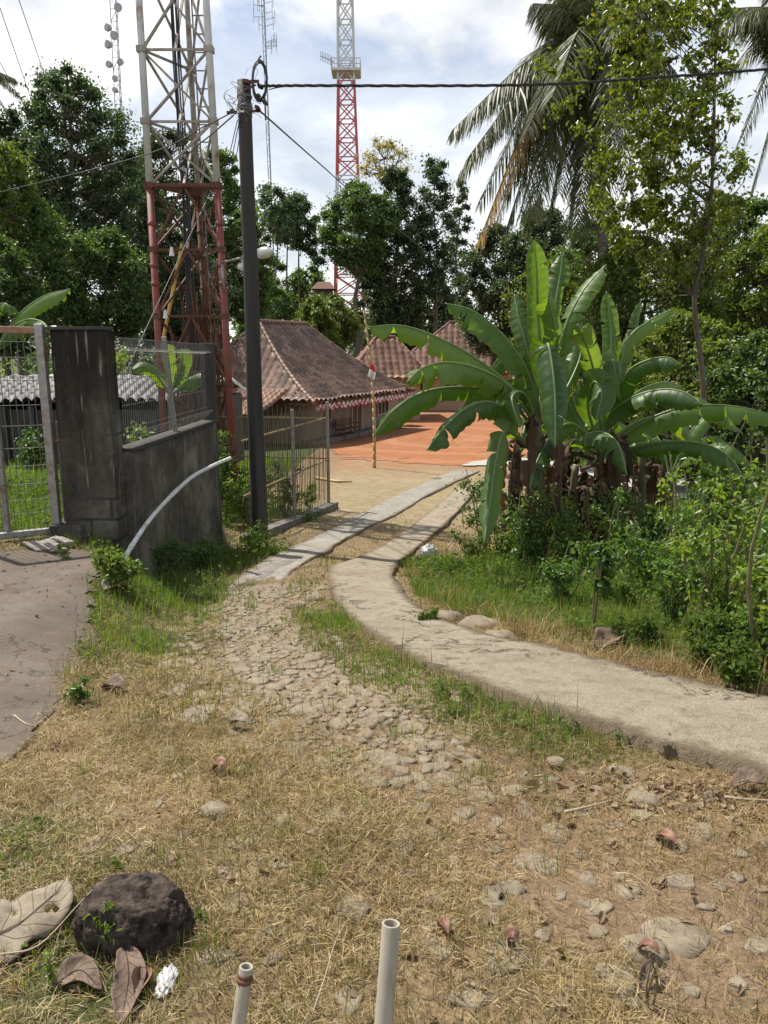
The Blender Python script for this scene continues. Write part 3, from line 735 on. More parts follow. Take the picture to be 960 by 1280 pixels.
hs_ = (.035 + .05 * rng.random(len(tx)))[tr_] * (.5 + .8 * rng.random(len(tr_))) * np.interp(by, [1.4, 4, 9], [.9, 1.1, 1.5])
V, F = blades(bx, by, hs_, np.interp(by, [1.4, 4, 9], [.0013, .0019, .0034]), .42, .0, 950)
tag(mesh_np('grass_tufts', V, F, M['tuft']), 'small green tufts standing out of the dry turf', 'grass', kind='stuff')

# loose leaves scattered on the ground
def leaf_geo(cent, d, nrm, L, Wd, fold=.25, droop=.15):
    n = len(cent)
    d = d / (np.linalg.norm(d, axis=1, keepdims=True) + 1e-9)
    s = np.cross(d, nrm); s /= (np.linalg.norm(s, axis=1, keepdims=True) + 1e-9); u = np.cross(s, d)
    L = np.broadcast_to(L, (n,))[:, None]; Wd = np.broadcast_to(Wd, (n,))[:, None]
    b = cent - d * L * .5
    v0 = b; v3 = b + d * L - u * L * droop
    v1 = b + d * L * .35 + s * Wd * .5 + u * Wd * fold * .5; v2 = b + d * L * .72 + s * Wd * .36 + u * Wd * fold * .36 - u * L * droop * .45
    v5 = b + d * L * .35 - s * Wd * .5 + u * Wd * fold * .5; v4 = b + d * L * .72 - s * Wd * .36 + u * Wd * fold * .36 - u * L * droop * .45
    V = np.stack([v0, v1, v2, v3, v4, v5], 1).reshape(-1, 3)
    i = np.arange(n)[:, None] * 6
    F = np.concatenate([i + np.array([[0, 1, 2, 3]]), i + np.array([[0, 3, 4, 5]])])
    return V, F

def rand_unit(n, r):
    v = r.normal(0, 1, (n, 3)); return v / np.linalg.norm(v, axis=1, keepdims=True)

xl, yl = scatter(2600, 1.3, 9)
k = (rng.random(len(xl)) < np.where(in_poly(xl, yl, POLY['path']) | in_poly(xl, yl, POLY['trk']), .16, .8)); xl, yl = xl[k], yl[k]
xr = np.concatenate([xl, rng.normal(0, .1, 500) + np.array([G(p, q)[0] for p, q in [(850, 990), (760, 990), (900, 1000), (840, 860), (80, 685)]])[rng.integers(0, 5, 500)]])
yr = np.concatenate([yl, rng.normal(0, .12, 500) + 0 * xr[len(yl):]])
gx5 = np.array([G(p, q)[:2] for p, q in [(850, 990), (760, 990), (900, 1000), (840, 862), (920, 870), (80, 684), (780, 842), (880, 864), (945, 878), (700, 815)]])
pick = rng.integers(0, 10, 900)
xr = np.concatenate([xl, gx5[pick, 0] + rng.normal(0, .16, 900)]); yr = np.concatenate([yl, gx5[pick, 1] + rng.normal(0, .10, 900)])
cz = zt(xr, yr) + .012
nn = rand_unit(len(xr), rng) * .6 + np.array([0, 0, 1.]); dd = rand_unit(len(xr), rng) * np.array([1, 1, .3])
V, F = leaf_geo(np.stack([xr, yr, cz], -1), dd, nn, .02 + .05 * rng.random(len(xr)) ** 2, .010 + .022 * rng.random(len(xr)) ** 2, .5, .3)
o = mesh_np('leaf_litter', V, F, M['litter']); tag(o, 'small dead leaves and straw bits littering the ground', 'litter', kind='stuff')

# small broad-leaved weeds: rosettes of leaves
def rosettes(pts, hmax, lsize, per, seed):
    r = np.random.default_rng(seed); C = []; D = []; Nn = []; L = []
    for (x, y, s) in pts:
        z = float(zt(x, y)); k = int(per * (.5 + r.random()))
        h = hmax * s
        a = r.random(k) * 6.28; t = r.random(k)
        rad = .25 * h + .5 * h * r.random(k)
        c = np.stack([x + np.cos(a) * rad * (.3 + t * .6), y + np.sin(a) * rad * (.3 + t * .6), z + t * h], -1)
        d = np.stack([np.cos(a), np.sin(a), .3 + r.normal(0, .4, k)], -1)
        C.append(c); D.append(d); Nn.append(np.stack([np.cos(a) * -.2, np.sin(a) * -.2, np.ones(k)], -1) + rand_unit(k, r) * .5); L.append(np.full(k, lsize * (.6 + .5 * s)) * (.6 + .7 * r.random(k)))
    C = np.concatenate(C); D = np.concatenate(D); Nn = np.concatenate(Nn); L = np.concatenate(L)
    return leaf_geo(C, D, Nn, L, L * .5, .3, .25)
xw, yw = scatter(5000, 1.4, 13)
k = off_hard(xw, yw) & wall_clear(xw, yw) & (rng.random(len(xw)) < np.clip(greenness(xw, yw) - .32, 0, 1) * .75 * cobf(xw, yw)); xw, yw = xw[k], yw[k]
sz = np.interp(yw, [1.4, 3, 6, 12], [.3, .5, 1.2, 2.0]) * (.5 + rng.random(len(xw)))
V, F = rosettes(list(zip(xw, yw, sz)), .11, .035, 12, 5)
o = mesh_np('weeds', V, F, M['weed']); tag(o, 'low broad leaved weeds dotted through the grass', 'weeds', kind='stuff')

# ================================================================== GATE, WALL, FENCES
# gate: welded mesh leaf in a pipe frame, hung on the pillar by three bars
gA = P(56, 640, 7.2); gx0 = gA[0]
gb = G(73, 672); 
gate = thing('metal_gate', (gb[0], gb[1], gb[2]), 'rusty pipe framed gate with welded wire mesh left of the dark pillar', 'gate')
pt = P(42, 405, 7.2); pbm = P(73, 674, 7.2)
farx = P(-75, 418, 6.75)
top0 = P(45, 413, 7.2); top1 = np.array([farx[0], farx[1], top0[2] + .01])
bot0 = P(70, 663, 7.2); bot1 = np.array([farx[0], farx[1], bot0[2] + .02])
m = MB(); m.bar(np.array([pbm[0], 7.2, pbm[2] - .05]), np.array([pbm[0], 7.2, pt[2]]), .075); m.build('gate_post', M['galv'], gate, bevel=.006)
X0 = pbm[0] - .04
top0[0] = X0; bot0[0] = X0
m = MB(); m.bar(top0, top1, .06); m.build('top_rail', M['rustpipe'], gate, bevel=.008)
m = MB(); m.bar(bot0, bot1, .06); m.build('bottom_rail', M['galv'], gate, bevel=.008)
m = MB(); m.bar(top1, bot1, .05); m.bar(top0 * .45 + top1 * .55 + [0, .05, 0], bot0 * .45 + bot1 * .55 + [0, .05, 0], .05); m.build('frame_upright', M['galv'], gate, bevel=.006)
m = MB()
for i in range(1, 14):
    t = i / 14; m.tube([top0 * (1 - t) + top1 * t, bot0 * (1 - t) + bot1 * t], .0032, 5, False)
hs = [.0, .055, .13, .24, .36, .46, .57, .66, .75, .83, .9]
for t in hs[1:]:
    a = top0 * (1 - t) + bot0 * t; b = top1 * (1 - t) + bot1 * t
    m.tube([a + [0, .01, 0], b + [0, .01, 0]], .0032, 5, False)
m.build('wire_mesh', M['wire'], gate)
PX0, PX1 = P(62, 412, 7.2)[0], P(131, 412, 7.2)[0]
m = MB()
for py in (435, 502, 552):
    a = P(60, py, 7.2); m.bar((X0 + .03, 7.2, a[2]), (PX0 + .02, 7.24, a[2]), .03, .022)
m.build('hinge_bar', M['rust'], gate)

# second gate leaf standing open farther in
g2c = G(10, 640)
w0 = np.array([PX0 + .06, 7.33]); zt0 = P(95, 412, 7.2)[2]
wall = thing('boundary_wall', (PX0 + .25, 7.3, -.2), 'black stained concrete pillar with a low retaining wall behind it', 'wall')
zp = -.45
def noisy_box(name, cs, ztop0, ztop1, zb0, zb1, thick, mat, parent, seg=24, rows=10):
    # wall slab between two plan points with slightly uneven faces
    a = np.array(cs[0], float); b = np.array(cs[1], float); d = (b - a); L = np.linalg.norm(d); d /= L; n = np.array([-d[1], d[0]])
    V = []; F = []
    for side in (1, -1):
        for i in range(seg + 1):
            t = i / seg
            for j in range(rows + 1):
                q = j / rows; p = a + d * L * t
                top = ztop0 * (1 - t) + ztop1 * t + (vnoise(t * L, side, .25, 51) - .5) * .02 * (j == rows); bot = zb0 * (1 - t) + zb1 * t
                z = bot * (1 - q) + top * q
                th = thick * .5 + (vnoise(t * L * 1.0, z, .22, 52 + side) - .5) * .022 + .02 * (1 - q)
                V.append((*(p + n * th * side), z))
    R1 = rows + 1; S = (seg + 1) * R1
    for i in range(seg):
        for j in range(rows):
            q = i * R1 + j
            F.append((q, q + R1, q + R1 + 1, q + 1)); F.append((S + q, S + q + 1, S + q + R1 + 1, S + q + R1))
        F.append((i * R1 + rows, (i + 1) * R1 + rows, S + (i + 1) * R1 + rows, S + i * R1 + rows))
    for i in (0, seg):
        for j in range(rows):
            q = i * R1 + j; F.append((q, q + 1, S + q + 1, S + q))
    return mesh_np(name, V, [f for f in F], mat, parent)
noisy_box('pillar', [(PX0, 7.32), (PX1, 7.32)], zt0, zt0 - .01, zp, zp - .1, .24, M['oldwall'], wall, 12, 24)
m = MB(); m.box(((PX0 + PX1) / 2 - .02, 7.31, zt0 + .012), (abs(PX1 - PX0) / 2 + .015, .135, .014)); m.build('pillar_cap', M['post_conc'], wall, bevel=.004)
m = MB(); m.box((PX0 - .035, 7.345, .32), (.03, .05, .6)); m.build('hinge_jamb', M['kerb'], wall, bevel=.005)
m = MB(); m.box((PX0 + .02, 7.26, -.2), (.15, .17, .16)); m.build('pillar_foot', M['oldwall'], wall, bevel=.01)
wA = np.array([PX1 + .01, 7.43]); wB = np.array([-2.33, 10.45])
noisy_box('low_wall', [wA, wB], .61, .62, -1.0, -1.7, .16, M['oldwall2'], wall, 40, 14)
dW = (wB - wA) / np.linalg.norm(wB - wA)
m = MB(); m.bar((*wA, .632), (*(wB - dW * .09), .64), .19, .035); m.build('coping', M['post_conc'], wall, bevel=.006)
m = MB(); e = wB - dW * .02; m.box((e[0], e[1], 1.13), (.085, .085, .53)); m.build('end_post', M['post_conc'], wall, bevel=.01)

mf = thing('mesh_fence', (wA[0], wA[1], .62), 'wire mesh fence panel with rolled top edge standing on the low wall', 'fence')
Lw = np.linalg.norm(wB - wA); n_w = 50; nrm = np.array([-dW[1], dW[0], 0]); d3 = np.array([*dW, 0])
m = MB()
for i in range(n_w + 1):
    s = .06 + (Lw - .25) * i / n_w; p = np.array([*(wA + dW * s), 0])
    z0 = .70; z1 = 1.70 - .05 * i / n_w
    pts = [p + [0, 0, z0 + .10] + nrm * -.09, p + [0, 0, z0] + nrm * .0, p + [0, 0, z0 + .13], p + [0, 0, z1 - .13], p + [0, 0, z1], p + [0, 0, z1 - .10] - nrm * .10, p + [0, 0, z1 - .13]]
    m.tube(pts, .0030, 4, False)
for (z, o_) in ((.8, -.09), (.70, 0), (.83, 0), (1.05, 0), (1.3, 0), (1.55, 0), (1.69, 0), (1.585, -.1)):
    a = np.array([*(wA + dW * .06), z]) + nrm * o_; b = np.array([*(wB - dW * .2), z - (.05 if z > 1.3 else 0)]) + nrm * o_
    m.tube([a, b], .0035, 4, False)
m.build('wire_panel', M['wire'], mf)
for s, ln in ((1.55, .06),):
    p = wA + dW * s; m = MB(); m.bar((p[0], p[1], .64), (p[0] - ln, p[1] - ln * .6, 1.72), .05); m.build('fence_post', M['galv'], mf, bevel=.005)

# yellow bar fence around the weedy corner by the pole
cK = G(411, 636); sK = G(296, 693); sK = np.array([-2.02, 10.95, float(zbase(-2.02, 10.95))])
bf = thing('bar_fence', cK, 'faded yellow iron bar fence on a low kerb behind the pole', 'fence')
ztop = P(409, 502, cK[1])[2]
def bar_panel(a, b, zr, zbot, zt_, nb, wavy, parent):
    m = MB(); r_ = MB()
    for z in zr: r_.bar((a[0], a[1], z), (b[0], b[1], z), .026, .026)
    for i in range(1, nb):
        t = i / nb; x = a[0] * (1 - t) + b[0] * t; y = a[1] * (1 - t) + b[1] * t
        top = zt_ - random.uniform(0, wavy)
        m.tube([(x, y, zbot(t)), (x + random.uniform(-.006, .006), y, top)], .0062, 5)
    return r_.build('rail', M['ochre'], parent), m.build('bars', M['ochredark'], parent)
bar_panel(sK, cK, [P(409, 522, cK[1])[2], P(409, 574, cK[1])[2], P(409, 629, cK[1])[2]], lambda t: -1.05 * (1 - t) + -1.36 * t, ztop - .02, 46, .06, bf)
eK = np.array([-4.1, 15.3, -1.4])
bar_panel(eK, cK, [P(409, 521, cK[1])[2] - .03, P(409, 573, cK[1])[2]], lambda t: -1.3, ztop - .06, 34, .12, bf)
m = MB(); m.bar((cK[0], cK[1], cK[2] - .1), (cK[0], cK[1], ztop), .06); m.build('corner_post', M['galv'], bf, bevel=.005)
t = .52; pm = sK * (1 - t) + cK * t; m = MB(); m.bar((pm[0], pm[1], -1.4), (pm[0], pm[1], ztop), .055); m.build('middle_post', M['galv'], bf, bevel=.005)
dk = (cK - sK); dk[2] = 0; dk /= np.linalg.norm(dk)
ka = sK - dk * .1; kb = cK + dk * .18
m = MB(); za = float(zbase(ka[0], ka[1])); zb_ = float(zbase(kb[0], kb[1]))
nn_ = 14; base = len(m.v)
for i in range(nn_):
    t0, t1 = i / nn_, (i + 1) / nn_
    p0 = ka * (1 - t0) + kb * t0; p1 = ka * (1 - t1) + kb * t1
    m.bar((p0[0] + .04, p0[1], float(zbase(p0[0], p0[1])) + .02), (p1[0] + .04, p1[1], float(zbase(p1[0], p1[1])) + .02), .2, .2)
m.build('kerb', M['kerb'], bf, bevel=.012)

# white drain pipe out of the wall
pp = [P(288, 572.5, 9.6), P(262, 584, 9.2), P(235, 600, 8.6), P(195, 640, 7.6), P(165, 682, 6.85), P(150, 712, 6.5), P(145, 728, 6.4), P(143, 750, 6.35)]
dp = thing('drain_pipe', pp[-1], 'bent white plastic drain pipe curving down in front of the dark wall', 'pipe')
cpts = catmull(pp, 40)
m = MB(); m.tube(cpts, .022, 12); m.build('tube', M['pvcwhite'], dp, smooth=True)
m = MB()
for i in (13, 22, 30): m.tube(cpts[i:i + 2], .0255, 12)
m.build('coupling', M['pvcwhite'], dp, smooth=True)

# ================================================================== UTILITY POLE, LAMP, CABLES
pb = np.array([P(325, 684, 10.5)[0], 10.5, float(zbase(-1.63, 10.5))])
ptz = P(303, 101, 10.5)[2]
up_ = thing('utility_pole', pb, 'dark weathered round utility pole standing beside the wall end', 'utility pole')
m = MB(); npz = 14; zs = np.linspace(pb[2] - .1, ptz, npz)
m.tube([(pb[0] + .004 * math.sin(i), pb[1], z) for i, z in enumerate(zs)], [.118 - .034 * i / (npz - 1) for i in range(npz)], 20); m.build('shaft', M['pole'], up_, smooth=True)
m = MB()
for py in (121, 133, 137): 
    z = P(303, py, 10.5)[2]; m.tube([(pb[0], 10.5, z - .012), (pb[0], 10.5, z + .012)], .096, 18)
m.build('clamp_band', M['wire'], up_)
m = MB(); zc_ = P(325, 105, 10.5)[2]; m.bar((pb[0], 10.42, zc_), (pb[0] + .2, 10.4, zc_), .03); m.bar((pb[0], 10.42, zc_ - .1), (pb[0] + .16, 10.4, zc_ - .04), .02)
z2 = P(300, 140, 10.5)[2]; m.bar((pb[0] - .22, 10.45, z2 - .02), (pb[0] + .2, 10.45, z2), .028); m.build('bracket', M['rust'], up_)
for (px, py) in ((325, 108), (323, 120), (322, 135), (291, 139), (331, 128)):
    m = MB(); c = P(px, py, 10.4); m.tube([c + [-.03, 0, .03], c + [0, 0, 0], c + [.035, 0, -.03]], [.014, .03, .012], 8); m.build('insulator', M['cable'], up_, smooth=True)
# coil of spare cable beside the pole top
ck = thing('cable_coil', P(324, 104, 10.4), 'oval coil of black cable hanging beside the pole top', 'cable coil')
m = MB()
for q in range(5):
    pts = []
    for i in range(41):
        a = 2 * math.pi * i / 40
        pts.append(P(324.5 + (8.8 + q * .5 - 1) * math.cos(a) + random.uniform(-.3, .3), 101 + (24 + q * 1.1 - 2) * math.sin(a), 10.36 + .012 * q))
    m.tube(pts, .0065, 6, False)
m.build('loops', M['cable'], ck, smooth=True)
m = MB(); m.tube([P(326, 70, 10.38), P(322, 76, 10.36), P(330, 80, 10.36)], .012, 6); m.tube([P(331, 122, 10.36), P(332, 150, 10.36), P(336, 148, 10.36)], .01, 6); m.build('cable_tie', M['cable'], ck)
# loose thin wires round the head
lw = MB()
for a in range(26):
    x0 = random.uniform(292, 316); y0 = random.uniform(112, 148)
    lw.tube(catmull([P(x0, y0, 10.38), P(x0 + random.uniform(-16, 16), y0 + random.uniform(-14, 14), 10.33), P(x0 + random.uniform(-12, 18), y0 + random.uniform(-12, 16), 10.36)], 8), .003, 4, False)
lw.tube(catmull([P(300, 106, 10.4), P(285, 112, 10.38), P(280, 122, 10.38), P(291, 135, 10.4)], 14), .004, 4, False)
lw.tube(catmull([P(316, 105, 10.4), P(322, 88, 10.4), P(312, 84, 10.4), P(306, 94, 10.4)], 12), .0025, 4, False)
lw.build('loose_wire', M['cablegrey'], up_)

def cable(name, pts, r, label, twist=False, mat=None, n=50, sag=0):
    c = catmull(pts, n)
    if sag:
        c = [p - np.array([0, 0, sag * 4 * (i / (n - 1)) * (1 - i / (n - 1))]) for i, p in enumerate(c)]
    m = MB()
    if twist:
        for ph in (0, 2.1, 4.2):
            q = []
            for i, p in enumerate(c):
                a = i * .75 + ph; q.append(p + np.array([0, math.cos(a), math.sin(a)]) * r * 1.1)
            m.tube(q, r, 6, False)
    else: m.tube(c, r, 6, False)
    return tag(m.build(name, mat or M['cable'], None, smooth=True), label, 'cable', 'overhead cables and wires')
cable('overhead_cable', [P(326, 108, 10.4), P(360, 107, 10.4), P(660, 106, 10.6), P(860, 94, 11), P(1120, 74, 11.4)], .0095, 'thick twisted black cable running level from the pole to the right', True, n=170)
cable('overhead_cable', [P(323, 137, 10.4), P(400, 205, 16), P(470, 265, 25), P(580, 352, 47)], .012, 'black service cable sloping down from the pole towards the middle trees', n=40)
cable('overhead_cable', [P(336, 112, 10.36), P(350, 109, 10.38), P(372, 107, 10.4)], .006, 'short slack cable joining the coil to the level cable')
cable('overhead_cable', [P(291, 140, 10.4), P(259, 156, 10.9), P(170, 197, 13), P(-20, 245, 18)], .008, 'thin upper cable passing left from the pole behind the tower', n=40)
cable('overhead_cable', [P(292, 144, 10.4), P(262, 170, 11.2), P(240, 188, 12.2), P(215, 220, 14.3)], .009, 'thin lower cable ending at the lattice tower', n=30)
for i, (a, b) in enumerate((((297, 150), (262, 245)), ((299, 152), (268, 248)), ((301, 158), (281, 224)))):
    cable('overhead_cable', [P(*a, 10.4), P((a[0] + b[0]) / 2 + 3, (a[1] + b[1]) / 2 + 8, 12), P(*b, 14.6)], .006, ('leftmost', 'middle', 'rightmost')[i] + ' of three thin cables dropping steeply from pole to tower', n=14)
cable('guy_wire', [P(264, 238, 14.6), P(190, 395, 12.5), P(132, 520, 10.9)], .006, 'pale stay wire slanting down across the lattice tower', mat=M['wire'], n=20)
for i, (a, b) in enumerate((((-10, 60), (40, 150)), ((0, 10), (58, 180)), ((22, -5), (75, 150)), ((-20, 120), (30, 200)))):
    cable('power_line', [P(*a, 60), P(*b, 75)], .03, ('lowest but one', 'second from the right', 'rightmost', 'lowest')[i] + ' of the faint power lines in the upper left sky', mat=M['fargrey'], n=6)

# ================================================================== LATTICE TOWERS
def lattice(name, corners_at, levels, rleg, rbr, mats, label, cat='tower', bands=None, n=8, plan=None):
    pass

TY = 15.0
zT = float(zbase(-3.6, 15.2))
# legs: two at the front, one at the back; taper very slightly with height
bl = P(209, 610, TY); br_ = P(294, 612, TY)
tl = P(176, 40, TY); tr_ = P(260, 40, TY)
tower = thing('lattice_tower', ((bl[0] + br_[0]) / 2, TY + .5, zT), 'near lattice mast, chalky white above and rusty red below, behind the pole', 'tower')
ztop_ = P(215, -150, TY)[2]; zsplit = P(190, 232, TY)[2]
def leg_at(k, z):
    f = (z - bl[2]) / (tl[2] - bl[2])
    xl_ = bl[0] + (tl[0] - bl[0]) * f; xr_ = br_[0] + (tr_[0] - br_[0]) * f
    wd = xr_ - xl_
    return [np.array([xl_, TY, z]), np.array([xr_, TY, z]), np.array([(xl_ + xr_) / 2 + .02, TY + wd * .87, z])][k]
for k in range(3):
    m = MB(); r = .066 if k < 2 else .055
    m.tube([leg_at(k, zsplit + .002), leg_at(k, ztop_)], [r, r * .92], 12); m.build('leg', M['towerwhite'] if k < 2 else M['towergrey'], tower, smooth=True)
    m = MB(); m.tube([leg_at(k, zT - .15), leg_at(k, zsplit - .002)], [r * 1.05, r], 12)
    for zz in (P(190, 280, TY)[2], P(190, 332, TY)[2], P(190, 355, TY)[2]): m.tube([leg_at(k, zz - .04), leg_at(k, zz + .04)], r * 1.22, 12)
    m.build('leg', M['towerred'] if k < 2 else M['rust'], tower, smooth=True)
lev_px = [-60, 62, 152, 232, 312, 395, 480, 560]
lev = [P(200, p, TY)[2] for p in lev_px]
mw = MB(); mr = MB()
for i, z in enumerate(lev):
    tgt = mw if z > zsplit + .05 else mr
    for a, b in ((0, 1), (1, 2), (2, 0)):
        pa, pb_ = leg_at(a, z), leg_at(b, z)
        tgt.bar(pa, pb_, .032, .04)
    for a in range(3):
        c = leg_at(a, z); tgt.box(c, (.082, .082, .05))
for i in range(len(lev) - 1):
    z1, z0 = lev[i], lev[i + 1]
    tgt = mw if z0 > zsplit - .05 else mr
    for a, b in ((0, 1), (1, 2), (2, 0)):
        pa0, pb0, pa1, pb1 = leg_at(a, z0), leg_at(b, z0), leg_at(a, z1), leg_at(b, z1)
        if i in (3, 4, 5) and (a, b) == (0, 1):
            mid1 = (pa1 + pb1) / 2
            tgt.bar(pa0, mid1, .04); tgt.bar(pb0, mid1, .04)
        else:
            off = np.array([0, .03, 0])
            tgt.bar(pa0, pb1, .036); tgt.bar(pb0 + off, pa1 + off, .036)
    if i < 4:
        zc_ = (z0 + z1) / 2; tgt.bar(leg_at(0, z0) * .5 + leg_at(1, z0) * .5, leg_at(2, z1), .04)
mw.build('upper_bracing', M['towergrey'], tower, bevel=0); mr.build('lower_bracing', M['rust'], tower)
m = MB(); c0 = (leg_at(0, zsplit) + leg_at(1, zsplit) + leg_at(2, zsplit)) / 3
pl = [leg_at(k, zsplit) for k in range(3)]
for q in range(9):
    t = q / 8; m.bar(pl[0] * (1 - t) + pl[2] * t, pl[1] * (1 - t) + pl[2] * t + np.array([.001, 0, 0]), .035, .03)
m.bar(pl[0] + [-.1, -.05, 0], pl[1] + [.1, -.05, 0], .04, .06); m.build('platform', M['rust'], tower)
m = MB()
lx = lambda z: leg_at(1, z) * .72 + leg_at(2, z) * .28 + np.array([-.06, .05, 0])
for s in (-.12, .12): m.tube([lx(zT + .3) + [s, .05, 0], lx(ztop_) + [s, .05, 0]], .014, 6)
z = zT + .5
while z < ztop_: m.bar(lx(z) + [-.12, .05, 0], lx(z) + [.12, .05, 0], .018); z += .3
m.build('ladder', M['cablegrey'], tower)
m = MB()
for q in range(7):
    b = lambda z, q=q: (leg_at(0, z) + leg_at(1, z)) / 2 * .8 + leg_at(2, z) * .2 + np.array([(q - 3) * .022 - .03, .02 * (q % 2), 0])
    m.tube(catmull([b(z_) + np.array([random.uniform(-.015, .015), 0, 0]) for z_ in np.linspace(zT + .1, ztop_, 16)], 40), .013, 5, False)
m.build('feeder_cable', M['cable'], tower)
m = MB(); m.tube([P(228, 305, TY + .4), P(205, 420, TY + .5)], .035, 8); m.build('strut', M['yellow'], tower)
# creeper stalks and dry stems choking the lower half
m = MB()
for q in range(120):
    x0 = random.uniform(.05, .95); k2 = random.uniform(0, .8)
    z0 = zT + random.uniform(0, 2.2); z1 = min(zsplit + .3, z0 + random.uniform(1.0, 3.0))
    f = lambda z, x: leg_at(0, z) * (1 - x) * (1 - k2) + leg_at(1, z) * x * (1 - k2) + leg_at(2, z) * k2
    pts = [f(z0 + (z1 - z0) * t, min(max(x0 + random.uniform(-.12, .12), 0), 1)) for t in (0, .33, .66, 1)]
    m.tube(catmull(pts, 12), random.uniform(.008, .03), 5, False)
m.build('dead_creeper', M['rust'], tower)
m = MB()
for px, py in ((207, 398), (215, 320)): 
    c = P(px, py, TY - .05); m.tube([c, c + [0, 0, .16]], [.05, .02], 10)
m.build('small_lamp', M['white'], tower)

# street lamp bracketed off the tower leg
lb = P(277, 328, TY - .1)
lamp = thing('street_lamp', lb, 'white cobra head street lamp on a thin arm left behind the pole', 'street lamp')
m = MB(); m.tube([P(279, 362, TY - .12), P(278, 330, TY - .12)], .03, 8); m.tube(catmull([P(278, 328, TY - .12), P(300, 323, TY - .5), P(322, 318, TY - .9)], 10), .022, 8); m.build('arm', M['galv'], lamp, smooth=True)
m = MB(); a, b = P(318, 318.5, TY - .85), P(342, 313.5, TY - 1.2)
prof = [.03, .06, .085, .1, .1, .085, .05, .015]; m.tube([a * (1 - t) + b * t for t in np.linspace(0, 1, 8)], prof, 12); m.build('lamp_head', M['lampglass'], lamp, smooth=True)
m = MB(); c = P(303, 334, TY - .4); m.tube([c + [-.08, 0, .02], c, c + [.08, 0, 0]], [.05, .075, .04], 10); m.tube([c + [0, 0, .04], c + [.02, 0, .2]], .02, 6); m.build('spot_lamp', M['lampglass'], lamp, smooth=True)

# distant red and white tower
FY = 95.0
ft = thing('lattice_tower', (P(437, 390, FY)[0], FY, -2.5), 'far slender red and white lattice tower with a railed platform', 'tower')
def fleg(k, z):
    z0, z1 = P(0, 390, FY)[2], P(0, 0, FY)[2]; f = (z - z0) / (z1 - z0)
    cxp = P(437, 390, FY)[0] * (1 - f) + P(431.5, 0, FY)[0] * f
    hw = 1.75 * (1 - f) + .62 * f if f < .45 else (1.75 * .55 + .62 * .45) * (1 - (f - .45) / .55) + .66 * (f - .45) / .55
    hw = np.interp(f, [-.3, 0, .5, .76, 1, 1.2], [2.0, 1.7, 1.15, .88, .7, .65])
    sx, sy = [(-1, -1), (1, -1), (1, 1), (-1, 1)][k]
    return np.array([cxp + sx * hw, FY + sy * hw, z])
bands = [(-160, 104, 'farwhite'), (104, 222, 'farred'), (222, 322, 'farwhite'), (322, 560, 'farred')]
for (p0, p1, mt) in bands:
    z1, z0 = P(430, p0, FY)[2], max(P(430, p1, FY)[2], -2.6)
    ml = MB(); mb = MB(); nz = max(2, int((z1 - z0) / 1.9)); 
    for k in range(4): ml.tube([fleg(k, z0), fleg(k, z1)], .14, 6)
    for i in range(nz):
        za, zb_ = z0 + (z1 - z0) * i / nz, z0 + (z1 - z0) * (i + 1) / nz
        for k in range(4):
            a, b = k, (k + 1) % 4
            mb.bar(fleg(a, za), fleg(b, zb_), .115); mb.bar(fleg(b, za), fleg(a, zb_), .115); mb.bar(fleg(a, zb_), fleg(b, zb_), .11)
    ml.build('leg_section', M[mt], ft); mb.build('bracing', M[mt], ft)
m = MB(); zp_ = P(432, 92, FY)[2]; c = (fleg(0, zp_) + fleg(2, zp_)) / 2
m.box(c, (1.6, 1.5, .09))
for zz in (.55, 1.1):
    for (a, b) in (((-1.6, -1.5), (1.6, -1.5)), ((1.6, -1.5), (1.6, 1.5)), ((1.6, 1.5), (-1.6, 1.5)), ((-1.6, 1.5), (-1.6, -1.5))): m.bar(c + [*a, zz], c + [*b, zz], .08)
for i in range(9):
    for y in (-1.5, 1.5): m.bar(c + [-1.6 + .4 * i, y, 0], c + [-1.6 + .4 * i, y, 1.1], .07)
m.build('platform', M['farwhite'], ft)
m = MB(); a = P(401, 70, FY - 1); b = P(417, 77, FY - 1); m.bar(a, b, .07)
for i in range(8): q = a + (b - a) * i / 8; m.bar(q + [0, 0, -.5], q + [0, 0, .5], .05)
m.bar(b, c + [-1.6, -1.5, .6], .07); m.build('antenna', M['fargrey'], ft)

def mast(pxt, pxb, pyb, Y, label, dishes=None, hw=.35, aerials=0):
    z0 = P(0, pyb, Y)[2]; z1 = P(0, -80, Y)[2]
    xb = P(pxb, pyb, Y)[0]; xt = P(pxt, -80, Y)[0]; zb_ = -2.6
    t = thing('radio_mast', (xb, Y, zb_), label, 'radio mast')
    m = MB(); L = lambda k, z: np.array([xb + (xt - xb) * (z - z0) / (z1 - z0) + (hw, -hw, 0)[k], Y + (-.3, -.3, .35)[k], z])
    for k in range(3): m.bar(L(k, zb_), L(k, z1), .06)
    n = int((z1 - zb_) / 1.1)
    for i in range(n):
        a, b = zb_ + (z1 - zb_) * i / n, zb_ + (z1 - zb_) * (i + 1) / n
        m.bar(L(i % 2, a), L(1 - i % 2, b), .045); m.bar(L(0, b), L(1, b), .045); m.bar(L(0, a), L(2, b), .04)
    m.build('lattice', M['fargrey'], t)
    for (px, py, r, side) in (dishes or []):
        c = P(px, py, Y - .6); d = MB(); ax = np.array([side, -.8, 0]); ax /= np.linalg.norm(ax)
        d.tube([c - ax * .25, c, c + ax * .05, c + ax * .3, c + ax * .32], [r * .35, r * .62, r * .66, r * .66, r * .1], 16); d.build('dish', M['dish'], t, smooth=False)
    if aerials:
        m = MB()
        for i in range(aerials):
            z = P(0, random.uniform(0, 62), Y)[2]; s = random.choice((-1, 1)); c = L(0, z); q = c + [s * random.uniform(.5, 1.2), 0, random.uniform(0, .3)]
            m.bar(c, q, .04); m.bar(q + [0, 0, -.6], q + [0, 0, .7], .045)
        m.build('aerial', M['fargrey'], t)
    return t
